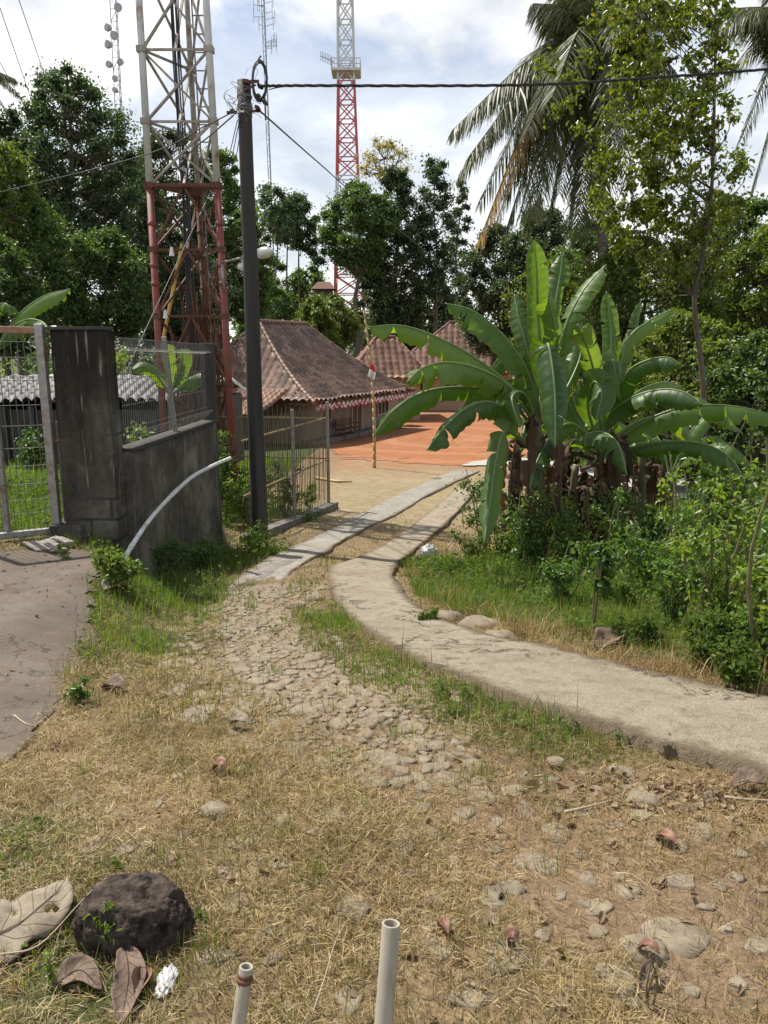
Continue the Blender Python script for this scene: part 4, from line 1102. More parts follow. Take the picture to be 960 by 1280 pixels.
mast(139, 149, 130, 88, 'grey mast hung with round dishes above the left trees', [(136, 35, .55, -.6), (142.5, 45, .6, .3), (136.5, 56, .6, -.6), (137.5, 81, .5, -.4), (149.5, 78, .5, .7), (144, 99, .45, .2), (145, 113, .4, -.3), (147, 10, .6, .5)])
mast(326, 338, 235, 92, 'thin aerial mast rising just right of the pole top', None, .16, 16)

# ================================================================== HOUSES
def roof_face(O, e, n, L, aL, aR, depth, H, curve, mat, parent, tile=.24, course=.30, name='roof', z0=0.0, amp=.085):
    # one tiled pitch: eave from O along e, rising inwards along n; hips trim both ends
    O = np.array(O, float); e = np.array([*e, 0.0]); n = np.array([*n, 0.0])
    sl = math.hypot(depth, H); nc = max(3, int(sl / course)); per = 5; nt_ = int(L / tile)
    ss = np.linspace(0, nt_, nt_ * per + 1)
    tt = []
    for c in range(nc):
        tt += [(c / nc, 1.0), ((c + .96) / nc, .0)]
    tt.append((1.0, 0.0))
    V = []; UV = []
    for (t, lift) in tt:
        lo, hi = aL * t, L - aR * t
        for s in ss:
            x = s / nt_ * L; xc = min(max(x, lo), hi)
            inside = 1.0 if lo + .02 < x < hi - .02 else 0.0
            z = H * (curve * t + (1 - curve) * t * t) + (abs(math.sin(math.pi * s)) * amp + lift * .10) * inside
            z += (float(vnoise(x, t * depth, 1.3, 61)) - .5) * .09 * inside
            p = O + e * xc + n * (depth * t); V.append((p[0], p[1], O[2] + z0 + z)); UV.append((s + 200, t * nc + .001 + (.0 if lift else -.05)))
    w_ = len(ss)
    F = []
    for i in range(len(tt) - 1):
        tm = (tt[i][0] + tt[i + 1][0]) / 2
        for k in range(w_ - 1):
            x0, x1 = ss[k] / nt_ * L, ss[k + 1] / nt_ * L
            if x1 < aL * tm - .02 or x0 > L - aR * tm + .02: continue
            q = i * w_ + k; F.append((q, q + 1, q + w_ + 1, q + w_))
    return mesh_np(name, V, F, mat, parent, uv=UV)

def cap_line(m, a, b, H, curve, r=.10, n=24, base_z=0):
    # row of ridge tiles following the curved hip
    for i in range(n):
        pts = []
        for t, rr in ((i / n, r * 1.12), ((i + .97) / n, r * .9)):
            p = a * (1 - t) + b * t; z = H * (curve * t + (1 - curve) * t * t) if H else 0
            pts.append(np.array([p[0], p[1], base_z + z + .03]))
        m.tube(pts, [r * 1.12, r * .92], 8)

def hip_house(name, C, ang, L, W, a0, a1, zg, ze, H, curve, tmat, wmat, label, over=.8, tile=.24, course=.30, faces='FNBR', ridge_n=22):
    u = np.array([math.cos(ang), math.sin(ang)]); v = np.array([-u[1], u[0]])
    h = thing(name, (C[0], C[1], zg), label, 'house')
    C = np.array([C[0], C[1]]); O = np.array([*C, ze])
    amp = .028
    if 'F' in faces: roof_face(O, u, v, L, a0, L - a1, W / 2, H, curve, tmat, h, tile, course, 'roof')
    if 'N' in faces: roof_face([*(C + v * W), ze], -v, u, W, W / 2, W / 2, a0, H, curve, tmat, h, tile, course, 'roof')
    if 'B' in faces: roof_face([*(C + v * W + u * L), ze], -u, -v, L, L - a1, a0, W / 2, H, curve, tmat, h, tile * 2, course, 'roof')
    if 'R' in faces: roof_face([*(C + u * L), ze], v, -u, W, W / 2, W / 2, L - a1, H, curve, tmat, h, tile, course, 'roof')
    m = MB()
    r0 = np.array([*(C + u * a0 + v * W / 2), 0]); r1 = np.array([*(C + u * a1 + v * W / 2), 0])
    for (c, r) in ((C, r0), (C + v * W, r0), (C + u * L, r1), (C + u * L + v * W, r1)): cap_line(m, np.array([*c, 0]), r, H, curve, .085, ridge_n, ze + .02)
    cap_line(m, r0, r1, 0, 1, .12, 14, ze + H + .02); m.build('ridge_caps', tmat, h)
    # walls
    m = MB(); i0 = C + u * over + v * over; Lw_, Ww = L - 2 * over, W - 2 * over; hw = ze - zg + .25; th = .09
    A = (np.array([*u, 0]), np.array([*v, 0]), np.array([0, 0, 1.]))
    cen = lambda s, d, z: np.array([*(C + u * s + v * d), z])
    zc_ = zg + hw / 2 - .15
    m.box(cen(L / 2, over + th, zc_), (Lw_ / 2, th, hw / 2 + .15), A); m.box(cen(L / 2, W - over - th, zc_), (Lw_ / 2, th, hw / 2 + .15), A)
    m.box(cen(over + th, W / 2, zc_), (th, Ww / 2 - 2 * th - .003, hw / 2 + .15), A); m.box(cen(L - over - th, W / 2, zc_), (th, Ww / 2 - 2 * th - .003, hw / 2 + .15), A)
    m.build('wall', wmat, h)
    m = MB(); m.bar(cen(.12, .12, ze - .05), cen(L - .12, .12, ze - .05), .07, .09); m.bar(cen(.12, .25, ze - .05), cen(.12, W - .2, ze - .05), .07, .09)
    s = .4
    while s < L: m.bar(cen(s, .1, ze + .02), cen(s, over + .1, ze + .02 + H * curve * (over / (W / 2)) * .95 - .06), .05, .07); s += .8
    m.build('eave_timber', M['wood'], h)
    return h, u, v, cen, A

HA = math.atan2(.907, .42); HC = np.array([P(393, 505, 31.0)[0], 31.0]); HZG = -2.38; HZE = P(393, 505, 31.0)[2]
house, hu, hv, hcen, hA = hip_house('house', HC, HA, 10.4, 9.0, 3.0, 7.2, HZG, HZE, 3.28, .60, M['tile_old'], M['hwall'], 'low house with a curved lichen grey tiled roof and bunting along its eave', over=1.05, tile=.36, course=.42)
def wall_s(px, d=1.0):
    # distance along the front wall seen at image column px
    r_ = ray(px, 520); best = None
    n = np.array([*hv]); w_ = HC + hv * d
    t = ((w_ - 0) @ n) / (np.array([r_[0], r_[1]]) @ n); p = np.array([r_[0], r_[1]]) * t
    return float((p - HC) @ hu)
def opening(s0, s1, z0, z1, name, panes=2, door=False):
    m = MB(); d = 1.02; fr = .07
    for s in (s0, s1): m.box(hcen(s, d, (z0 + z1) / 2), (fr / 2, .05, (z1 - z0) / 2 + fr / 2), hA)
    for z in (z0, z1): m.box(hcen((s0 + s1) / 2, d - .003, z), ((s1 - s0) / 2 - fr / 2, .047, fr / 2), hA)
    for k in range(1, panes): m.box(hcen(s0 + (s1 - s0) * k / panes, d + .004, (z0 + z1) / 2), (fr / 3, .04, (z1 - z0) / 2 - fr / 2 - .003), hA)
    w_ = m.build(name, M['frame'], house)
    m = MB(); m.box(hcen((s0 + s1) / 2, d + .03, (z0 + z1) / 2), ((s1 - s0) / 2 - fr / 2, .012, (z1 - z0) / 2 - fr / 2), hA); m.build('pane' if not door else 'door_leaf', M['glass'] if not door else M['wood'], w_)
s_a = wall_s(401); s_b = wall_s(411)
opening(max(1.25, s_a), s_a + .95, HZG + .85, HZG + 1.72, 'window', 1)
sb = wall_s(440); opening(sb, sb + 1.0, HZG + .05, HZG + 1.75, 'door_frame', 2, True)
sc_ = wall_s(472); opening(sc_, sc_ + 1.3, HZG + .7, HZG + 1.75, 'window', 3)
sd_ = wall_s(500); opening(sd_, sd_ + 1.1, HZG + .1, HZG + 1.75, 'door_frame', 2, True)
# lean-to pitch on the near end
lo_ = HC + hv * 1.2 - hu * 2.5
roof_face([*(HC + hv * 6.2 - hu * 2.5), -1.02], -hv, hu, 5.0, 0, 0, 2.6, .92, .9, M['tile_red'], house, .24, .30, 'lean_to_roof')
m = MB()
for v_ in (1.3, 2.9, 4.5, 6.0): m.bar(hcen(-2.4, v_, HZG - .05), hcen(-2.4, v_, -1.08), .10)
m.bar(hcen(-2.4, 1.2, -1.10), hcen(-2.4, 6.2, -1.10), .08); m.build('lean_to_posts', M['wood'], house)
m = MB()
for i in range(34): 
    v_ = 1.25 + i * .145; m.bar(hcen(-1.9, v_, HZG), hcen(-1.9 + random.uniform(-.03, .03), v_ + random.uniform(-.04, .04), HZG + random.uniform(.95, 1.2)), .10, .03)
m.build('plank_screen', M['kerb'], house)
# terrace
m = MB(); m.box(hcen(5.2, .85, HZG + .05), (4.6, .35, .11), hA); m.build('plinth', M['kerb'], house)

# bunting (red/white cloth gathered along the eave)
bt = thing('bunting', hcen(0, 0, HZE), 'red and white cloth bunting strung along the eave of the tiled house', 'bunting')
for nm, mt, ph in (('red_cloth', M['flagred'], 0), ('white_cloth', M['flagwhite'], 1)):
    V = []; F = []
    r_ = np.random.default_rng(5 + ph)
    seg = 26; Ls = 10.2 / seg
    for g in range(seg):
        for part in range(2):
            nn_ = 9; b = len(V)
            for i in range(nn_):
                t = i / (nn_ - 1); s = g * Ls + part * Ls / 2 * 1.0 + t * Ls / 2 * 1.05
                dip = .07 * math.sin(math.pi * ((s / Ls) % 1.0)); zt_ = HZE - .02 - dip + (0 if (part + ph) % 2 == 0 else -.10)
                hgt = (.11 if ph else .16) * (.7 + .5 * r_.random())
                off = -.05 - .03 * ph + .03 * math.sin(i * 2.4 + g)
                V.append(hcen(s, off, zt_)); V.append(hcen(s + r_.normal(0, .02), off + r_.normal(0, .03), zt_ - hgt))
            F += [(b + 2 * i, b + 2 * i + 2, b + 2 * i + 3, b + 2 * i + 1) for i in range(nn_ - 1)]
    mesh_np(nm, V, F, mt, bt)
# porch bench
s0 = wall_s(425, .5); bn = thing('bench', hcen(s0 + .3, .55, HZG), 'brown wooden bench with a backrest standing against the house wall', 'bench')
m = MB(); m.box(hcen(s0 + .75, .5, HZG + .43), (.8, .24, .022), hA); m.build('seat', M['wood'], bn, bevel=.005)
m = MB(); 
for z in (.58, .70, .82): m.box(hcen(s0 + .75, .78, HZG + z), (.8, .014, .04), hA)
m.build('backrest', M['wood'], bn)
for s in (-.72, .72):
    for d in (.32, .74):
        m = MB(); m.bar(hcen(s0 + .75 + s, d, HZG - .02), hcen(s0 + .75 + s, d, HZG + (.86 if d > .5 else .62)), .06); m.build('leg', M['wood'], bn)
for s in (-.76, .76):
    m = MB(); m.bar(hcen(s0 + .75 + s, .28, HZG + .63), hcen(s0 + .75 + s, .78, HZG + .64), .06, .035); m.build('armrest', M['wood'], bn)

# two farther houses
h2, *_ = hip_house('house', (P(431, 445, 44)[0], 44.0), R(6), 5.2, 6.0, 2.0, 3.2, -2.55, -.2, 2.35, .9, M['tile_red'], M['hwall3'], 'orange tiled hip roof half hidden behind the near house roof', tile=.38, course=.44, ridge_n=14)
h3, u3, v3, c3, A3 = hip_house('house', (P(478, 467, 52)[0], 52.0), R(-4), 9.4, 8.6, 4.4, 5.1, -2.6, P(478, 467, 52)[2], P(580, 404, 56)[2] - P(478, 467, 52)[2], .92, M['tile_red'], M['hwall3'], 'far peach walled house with a brown tiled pyramid roof behind the banana leaves', tile=.42, course=.5, ridge_n=16)
for s in (2.2, 4.6, 6.9):
    m = MB(); m.box(c3(s, .78, -1.1), (.55, .05, .62), A3); f_ = m.build('window', M['frame'], h3)
    m = MB(); m.box(c3(s, .755, -1.1), (.46, .03, .53), A3); m.build('pane', M['glass'], f_)

# grey roofed shed behind the gate
SY = 16.9
shed = thing('shed', (P(120, 508, SY)[0], SY, -1.0), 'long low shed with a grey tiled roof and dark block wall behind the gate', 'shed')
sx0 = P(-90, 508, SY)[0]; sx1 = P(262, 508, SY)[0]; sze = P(100, 507, SY)[2]; szr = P(100, 475, SY + 2.4)[2]
roof_face([sx0, SY, sze], np.array([1., 0]), np.array([0, 1.]), sx1 - sx0, 0, 0, 2.4, szr - sze, 1.0, M['tile_grey'], shed, .22, .28, 'roof')
roof_face([sx1, SY + 4.8, sze], np.array([-1., 0]), np.array([0, -1.]), sx1 - sx0, 0, 0, 2.4, szr - sze, 1.0, M['tile_grey'], shed, .44, .28, 'roof')
m = MB(); m.bar((sx0, SY + 2.4, szr + .05), (sx1, SY + 2.4, szr + .05), .22, .09); m.build('ridge_caps', M['tile_grey'], shed)
m = MB(); m.box(((sx0 + sx1) / 2, SY + .4, -.6), ((sx1 - sx0) / 2 - .1, .08, .85)); m.box(((sx0 + sx1) / 2, SY + 4.4, -.6), ((sx1 - sx0) / 2 - .1, .08, .85))
for x in (sx0 + .18, sx1 - .18): m.box((x, SY + 2.4, -.5), (.08, 1.9, .9))
m.build('wall', M['darkwall'], shed)
for px in (5, 40, 200):
    m = MB(); x = P(px, 540, SY)[0]; m.bar((x, SY + .08, -1.3), (x, SY + .08, sze - .03), .13); m.build('post', M['post_conc'], shed)
m = MB(); x = P(15, 520, SY - 1.5)[0]; m.box((x - .35, SY - 2.5, -.05), (.11, .11, 1.0)); 
tag(m.build('concrete_post', M['post_conc'], None, bevel=.01), 'grey square concrete post standing in the grass behind the gate mesh', 'post')

# bamboo flag pole
fp = G(468, 585); fY = fp[1]; ft_ = P(455, 388, fY)
flagp = thing('bamboo_pole', fp, 'tall thin bamboo pole stuck in the yard before the house', 'flagpole')
m = MB(); nseg = 18
for i in range(nseg):
    a = fp * (1 - i / nseg) + ft_ * (i / nseg); b = fp * (1 - (i + 1) / nseg) + ft_ * ((i + 1) / nseg); r = .052 - .026 * i / nseg
    bow = lambda t: np.array([.10 * math.sin(math.pi * t), 0, 0])
    m.tube([a + bow(i / nseg), a * .5 + b * .5 + bow((i + .5) / nseg), b + bow((i + 1) / nseg)], [r, r * .94, r * 1.06], 9)
m.build('culm', M['bamboo'], flagp, smooth=True)
fl_ = thing('flag', P(462, 454, fY - .06), 'small limp red and white flag hanging on the bamboo pole', 'flag')
for nm, mt, y0, y1, w0_, w1_ in (('red_band', M['flagred'], 453, 461, 6, 8), ('white_band', M['flagwhite'], 461, 470, 8, 10)):
    V = []; F = []
    for j in range(6):
        t = j / 5
        for i in range(8):
            s = i / 7; y = y0 + (y1 - y0) * t; wdt = w0_ + (w1_ - w0_) * t
            V.append(P(462.5 - t * (2.5 if y0 > 455 else 0) + s * wdt * (1 - .15 * t) - .5, y + s * 5, fY - .06 - .05 * math.sin(s * 7 + t)))
    F = [(j * 8 + i, j * 8 + i + 1, (j + 1) * 8 + i + 1, (j + 1) * 8 + i) for j in range(5) for i in range(7)]
    mesh_np(nm, V, F, mt, fl_, smooth=True)

# ================================================================== FOREGROUND PROPS
def pvc(px0, py0, Y0, px1, py1, Y1, r, label, ring):
    a = P(px1, py1, Y1); b = P(px0, py0, Y0); d = (b - a) / np.linalg.norm(b - a)
    g = a - d * ((a[2] - ground(a[0], a[1])) / d[2] + .04)
    t = thing('plastic_pipe', (g[0], g[1], g[2]), label, 'pipe')
    ax = d; x = np.cross(ax, [0, 1, 0]); x /= np.linalg.norm(x); y = np.cross(ax, x)
    V = []; F = []; n = 28
    L = np.linalg.norm(b - g)
    rings = [(0, r), (L - .001, r), (L, r - .0006), (L, r - .0042), (L - .001, r - .0046), (L - .30, r - .0046)]
    for (h, rr) in rings:
        for k in range(n):
            q = 2 * math.pi * k / n; V.append(g + ax * h + (x * math.cos(q) + y * math.sin(q)) * rr)
    for i in range(len(rings) - 1): F += [(i * n + k, i * n + (k + 1) % n, (i + 1) * n + (k + 1) % n, (i + 1) * n + k) for k in range(n)]
    mesh_np('tube', V, F, M['pvc'], t, smooth=True).data
    if ring:
        m = MB(); m.tube([b - d * .030, b - d * .020], [r * 1.10, r * 1.12], 24); m.tube([b - d * .0195, b - d * .012], [r * 1.08, r * 1.03], 24); m.build('mud_ring', M['wood'], t, smooth=True)
pvc(489, 1154, 1.30, 480, 1275, 1.26, .0178, 'taller bare grey white plastic pipe sticking up at the bottom edge', False)
pvc(308, 1208, 1.26, 299, 1275, 1.24, .0135, 'shorter plastic pipe with a muddy ring at the bottom edge', True)

# dark porous rock
rc = G(166, 1172); rk = None
import bmesh
iv, if_ = ico(6)
from mathutils import noise as mn
Vr = []
for v in iv:
    p = Vector(v)
    k = 1 + .09 * mn.noise(p * 1.3 + Vector((3, 1, 2))) + .09 * mn.noise(p * 3.1) + .05 * mn.noise(p * 7.3) + .045 * mn.noise(p * 14) + .03 * mn.noise(p * 31) - .05 * max(0, mn.noise(p * 9 + Vector((4, 4, 4))) - .15)
    q = np.array(v) * k; q[2] = q[2] if q[2] > 0 else q[2] * .5
    if q[2] > .72: q[2] = .72 + (q[2] - .72) * .35
    q[2] -= .10 * math.exp(-((q[0] - .25) ** 2 + (q[1] + .2) ** 2) / .04)
    Vr.append((q[0] * .158 + rc[0], q[1] * .125 + rc[1] + .03, q[2] * .168 + rc[2] + .0))
rk = mesh_np('rock', Vr, if_, M['rock'], None, smooth=True)
tag(rk, 'dark porous rounded rock lying in the dry grass', 'rock')

def side_of(q): return 3.0 if q > 0 else 9.0
def sheet_leaf(name, pts, width, mat, label, cat, curl=.25, tilt=(0, 0, 1), holes=False, n=22, m_=11, seed=1, lobes=0.0):
    r_ = np.random.default_rng(seed); mid = catmull(pts, n); V = []; F = []; UV = []
    for i, p in enumerate(mid):
        t = i / (n - 1); d = mid[min(i + 1, n - 1)] - mid[max(i - 1, 0)]; d /= np.linalg.norm(d)
        u = np.array(tilt, float); s = np.cross(d, u); s /= np.linalg.norm(s); u = np.cross(s, d)
        w_ = width * (math.sin(math.pi * min(1, (t * .95 + .04)) ** .85) ** .9) * (1 + lobes * math.sin(t * 22))
        for k in range(m_):
            q = 2 * k / (m_ - 1) - 1
            UV.append((q, t)); w_ = w_ * (1 + .10 * (vnoise(t * 9 + seed, side_of(q), .9, 81) - .5) * 2 * abs(q)); V.append(p + s * q * w_ * .5 + u * (curl * w_ * q * q + .025 * width * math.sin(q * 6 + t * 19) * (abs(q)) + r_.normal(0, .006 * width) + .03 * width * math.sin(t * 13 + q * 3)))
    for i in range(n - 1):
        for k in range(m_ - 1):
            if holes and (i, k) in ((13, 6), (14, 6), (14, 7), (9, 2)): continue
            F.append((i * m_ + k, i * m_ + k + 1, (i + 1) * m_ + k + 1, (i + 1) * m_ + k))
    o = mesh_np(name, V, F, mat, None, smooth=True, uv=UV)
    md = o.modifiers.new('t', 'SOLIDIFY'); md.thickness = .0012
    rb = MB(); rb.tube([p + np.array([0, 0, .0005]) for p in mid], [.0014 * (1 - .7 * i / (n - 1)) for i in range(n)], 6); 
    rb.build('midrib', mat, o, local=True)
    return tag(o, label, cat)
g1 = lambda px, py, dz=0.0: G(px, py) + np.array([0, 0, dz])
sheet_leaf('dead_leaf', [g1(-50, 1212, .03), g1(-10, 1192, .05), g1(35, 1172, .06), g1(66, 1146, .065), g1(86, 1116, .055)], .20, M['deadleaf'], 'big pale papery dead leaf lying beside the dark rock', 'dead leaf', -.06, (0.1, -.35, 1), True, seed=3, lobes=.06)
sheet_leaf('dead_leaf', [g1(158, 1205, .05), g1(162, 1230, .035), g1(158, 1255, .02), g1(150, 1290, .015)], .085, M['deadleaf2'], 'curled brown dead leaf just below the dark rock', 'dead leaf', .28, (.2, -.3, 1), seed=4)
sheet_leaf('dead_leaf', [g1(186, 1222, .03), g1(176, 1238, .03), g1(170, 1255, .02)], .045, M['redleaf'], 'small russet leaf folded against the curled brown leaf', 'dead leaf', .5, (.3, -.3, 1), seed=6)
sheet_leaf('dead_leaf', [g1(70, 1238, .015), g1(100, 1225, .03), g1(128, 1245, .02)], .07, M['deadleaf2'], 'crumpled dead leaf lying left of the curled brown leaf', 'dead leaf', .2, (0, -.3, 1), seed=7)
for i, (a, b, w_, lab, mt) in enumerate([((548, 1158), (560, 1180), .03, 'small orange red leaf just right of the taller plastic pipe', 'redleaf'), ((632, 1182), (648, 1186), .035, 'reddish leaf among dry grass below the cobbles', 'redleaf'), ((797, 1190), (824, 1205), .032, 'folded red brown leaf near the lower right of the slope', 'redleaf'), ((820, 1052), (845, 1066), .045, 'tan red leaf on the bare earth below the concrete edge', 'redleaf'), ((131, 862), (158, 868), .10, 'curled dark brown leaf on the turf near the driveway edge', 'deadleaf2'), ((745, 812), (776, 800), .16, 'big folded brown leaf on the far edge of the concrete path', 'deadleaf2'), ((128, 740), (160, 738), .14, 'pale dead leaf caught by the foot of the white drain pipe', 'deadleaf'), ((268, 965), (284, 968), .05, 'dark red leaf on the turf left of the cobbles', 'redleaf'), ((290, 908), (312, 912), .06, 'pale orange leaf lying on dry turf beside the cobbles', 'deadleaf'), ((915, 985), (958, 990), .08, 'brown leaf under the concrete edge at the right', 'deadleaf2'), ((800, 1240), (818, 1215), .03, 'slender dry brown leaf standing low at the bottom right', 'deadleaf2')]):
    A_, B_ = g1(*a, .012), g1(*b, .03)
    sheet_leaf('dead_leaf', [A_, A_ * .5 + B_ * .5 + [0, 0, .02], B_], w_, M[mt], lab, 'dead leaf', .35, (.1, -.2, 1), n=14, m_=7, seed=20 + i)

def twig(pts, r, label, dz=.015, mat='twig'):
    c = catmull([g1(p[0], p[1], dz + (p[2] if len(p) > 2 else 0)) for p in pts], 16)
    m = MB(); m.tube(c, [r * (1 - .6 * i / 15) for i in range(16)], 6); return tag(m.build('twig', M[mat], None, smooth=True), label, 'twig')
twig([(705, 1020), (735, 1013), (772, 1003)], .006, 'straight pale stick on the bare earth below the concrete path')
twig([(905, 1001), (935, 1004), (975, 1006)], .006, 'pale stick by the concrete edge at the right')
twig([(0, 1212, .03), (50, 1200, .03), (100, 1165, .07), (127, 1148, .10)], .0028, 'grey dry stem leaning across the big pale leaf to the rock')
twig([(385, 1290, .0), (405, 1245, .03), (420, 1190, .02), (440, 1150, .01)], .0022, 'thin curved dry stalk left of the taller plastic pipe')
twig([(18, 898), (32, 908), (46, 912)], .005, 'small twig at the grassy edge of the driveway')
twig([(560, 690, .05), (575, 685, .3)], .01, 'short dark broken stick standing near the plastic bag', .02)
twig([(395, 599), (420, 603), (440, 603)], .05, 'pale plank like stick lying in the yard by the fence corner', .03, 'bamboo')

# single stones and rubble that stand out
def stone(px, py, r, label, mat='stone', flat=.45, ax=1.2):
    g = G(px, py); v = ico(3)[0]; Vs = []
    sd_ = random.random() * 10
    for p in v:
        k = 1 + .28 * mn.noise(Vector(p) * 1.4 + Vector((sd_, 0, 0))) + .1 * mn.noise(Vector(p) * 4 + Vector((0, sd_, 0)))
        Vs.append((p[0] * k * r * ax + g[0], p[1] * k * r + g[1], p[2] * k * r * flat + g[2] + r * flat * .35))
    return tag(mesh_np('stone', Vs, ico(3)[1], M[mat], None, smooth=True), label, 'stone', 'loose stones by the paths')
for a in [(803, 1003, .055, 'rounded tan stone on bare earth under the concrete edge'), (694, 953, .03, 'small pale stone in the turf left of the concrete edge'), (370, 758, .07, 'dark grey stone beside the cobbles near the track fork'), (733, 833, .05, 'small cream stone on the far edge of the concrete path'), (555, 775, .11, 'flat grey stone at the inner bend of the concrete path'), (625, 800, .10, 'weathered stone half sunk by the path bend'), (600, 785, .13, 'broad broken slab at the inner path bend'), (395, 750, .08, 'pale rubble stone at the track fork'), (405, 738, .07, 'topmost rubble stone at the track fork'), (383, 770, .06, 'small rubble stone below the others at the track fork'), (430, 668, .06, 'small stone lying on the grey wheel track'), (268, 1015, .045, 'low flat stone in the turf left of the cobbles'), (745, 665, .09, 'pale stone lying in the grass under the bushes'), (650, 873, .035, 'brown stone at the near edge of the concrete path'), (888, 868, .06, 'grey stone among litter at the far right path edge'), (835, 855, .05, 'brown clod at the far edge of the path below the bushes'), (545, 600, .12, 'whitish stone at the far end of the wheel tracks')]:
    stone(*a)
# broken concrete bits at the gate foot
for i, (px, py, r_, lab) in enumerate([(48, 688, .10, 'largest flat chip of broken concrete at the gate foot'), (62, 684, .09, 'tilted chip of broken concrete under the gate post'), (72, 692, .08, 'chip of broken concrete lying nearest the pillar'), (80, 685, .07, 'small grey chip of broken concrete against the pillar foot')]):
    g = G(px, py); m = MB(); a = random.random() * 3; ax = (np.array([math.cos(a), math.sin(a), .12]), np.array([-math.sin(a), math.cos(a), .1]), np.array([-.1, -.12, 1.]))
    m.box(g + [0, 0, .035 + .012 * i], (r_ * 1.3, r_ * .7, .012), ax); tag(m.build('concrete_chip', M['track'], None, bevel=.004), lab, 'rubble', 'broken concrete at the gate')

# crumpled plastic bag
g = G(536, 697); Vs = []
for p in ico(4)[0]:
    k = 1 + .35 * mn.noise(Vector(p) * 2.2) + .25 * abs(mn.noise(Vector(p) * 5.5)) + .1 * mn.noise(Vector(p) * 11)
    Vs.append((p[0] * k * .10 + g[0], p[1] * k * .08 + g[1], p[2] * k * .09 + g[2] + .075))
tag(mesh_np('plastic_bag', Vs, ico(4)[1], M['plastic'], None), 'crumpled clear plastic bag beside the wheel track', 'plastic bag')
g = G(208, 1232); Vs = []
for p in ico(4)[0]:
    k = 1 + .4 * mn.noise(Vector(p) * 2.6) + .3 * abs(mn.noise(Vector(p) * 6))
    Vs.append((p[0] * k * .022 + g[0], p[1] * k * .045 + g[1], p[2] * k * .012 + g[2] + .012))
tag(mesh_np('plastic_scrap', Vs, ico(4)[1], M['plastic'], None), 'crinkled white plastic scrap in the grass below the rock', 'litter')

# ================================================================== BANANA PLANTS
def banana_leaf(pts, width, parent, seed, fold=.5, up=(0, -.3, 1), droop=.25, tear=.7, mat=None, name='leaf', stalk=.12):
    # midrib curve with two torn half blades hanging from it
    r_ = np.random.default_rng(seed); n = 46; mid = catmull(pts, n)
    V = []; F = []; UV = []
    L = sum(np.linalg.norm(mid[i + 1] - mid[i]) for i in range(n - 1))
    frames = []
    for i, p in enumerate(mid):
        d = mid[min(i + 1, n - 1)] - mid[max(i - 1, 0)]; d /= np.linalg.norm(d)
        u = np.array(up, float); s = np.cross(d, u); s /= (np.linalg.norm(s) + 1e-6); u = np.cross(s, d); frames.append((p, d, s, u))
    def wat(t):
        t = (t - stalk) / (1 - stalk)
        if t <= 0: return 0.0
        return width * .5 * min(1.0, (t / .16) ** .6) * (1 - max(0, (t - .72) / .28) ** 2.2) + .004
    K = 7
    for side in (-1, 1):
        i = int(stalk * n)
        while i < n - 1:
            run = int(r_.integers(2, 9)) if r_.random() < tear else int(r_.integers(7, 20))
            j = min(n - 1, i + run)
            gap = .05 if r_.random() > tear else .4 + r_.random() * 1.3
            hang = fold + r_.normal(0, .16) * (1 + 1.5 * tear)
            skew = r_.normal(0, .22) * tear; wk = 1 - abs(r_.normal(0, .13)) * tear
            base = len(V)
            for a in range(i, j + 1):
                p, d, s, u = frames[a]; t = a / (n - 1); w_ = wat(t) * wk
                edge_in = 0.0
                if a == i: edge_in = gap
                if a == j: edge_in = -gap
                for k in range(K):
                    q = k / (K - 1); ang = hang * (.45 + .75 * q) + droop * q * q
                    off = s * side * math.cos(ang * .8) * w_ * q - u * math.sin(ang) * w_ * q
                    off = off + d * (q * q * w_ * (.16 + skew) + edge_in * q * q * (L / n) * .9) + u * .012 * math.sin(a * 1.9 + side) * q
                    V.append(p + off); UV.append((side * (q + .0001), t * 1.0))
            for a in range(j - i):
                for k in range(K - 1):
                    b = base + a * K + k; f = (b, b + 1, b + K + 1, b + K); F.append(f if side < 0 else f[::-1])
            i = j
    o = mesh_np(name, V, F, mat or M['banana'], parent, smooth=True, uv=UV)
    m = MB(); m.tube(mid, [.020 * (1 - .85 * (i / (n - 1))) + .002 for i in range(n)], 7)
    v0 = [tuple(np.array(v) - origin_of(parent)) for v in m.v]; m.v = v0
    m.build('midrib', M['rib'] if mat is None else mat, o, local=True, smooth=True)
    return o

def dead_strips(parent, c, spread, n, zt_, zb_, seed):
    # brown collapsed leaves hanging round the stem
    r_ = np.random.default_rng(seed)
    for q in range(n):
        a = r_.random() * 6.28; rr = .12 + spread * r_.random(); z1 = zt_ - r_.random() * .35
        p0 = np.array([c[0] + math.cos(a) * .08, c[1] + math.sin(a) * .08, z1]); dx = np.array([math.cos(a), math.sin(a), 0])
        p1 = p0 + dx * rr * .7 + [0, 0, .03]; p2 = p0 + dx * rr + [0, 0, -.4 * (z1 - zb_)]; p3 = p0 + dx * rr * .9 + [0, 0, -(z1 - zb_) * (.65 + .3 * r_.random())]
        banana_leaf([p0, p1, p2, p3], .16 + .20 * r_.random(), parent, seed * 50 + q, fold=.15 + .5 * r_.random(), up=(dx[0], dx[1], .25), droop=.2, tear=1.6, mat=M['bananadead'], name='dead_leaf')

def pseudostem(parent, base, top, r0, r1, seed, mat='bstem'):
    base = np.array(base); top = np.array(top); m = MB(); n = 16
    m.tube([base + (top - base) * (i / (n - 1)) + np.array([.01 * math.sin(i + seed), 0, 0]) for i in range(n)], [(r0 + (r1 - r0) * i / (n - 1)) * (1 + .05 * math.sin(i * 2.1 + seed)) for i in range(n)], 14)
    m.build('pseudostem', M[mat], parent, smooth=True)

def bl_(px, parent, width, seed, Y0, dY=0.0, **kw):
    n = len(px)
    return banana_leaf([P(p[0], p[1], Y0 + dY * i / (n - 1)) for i, p in enumerate(px)], width, parent, seed, **kw)

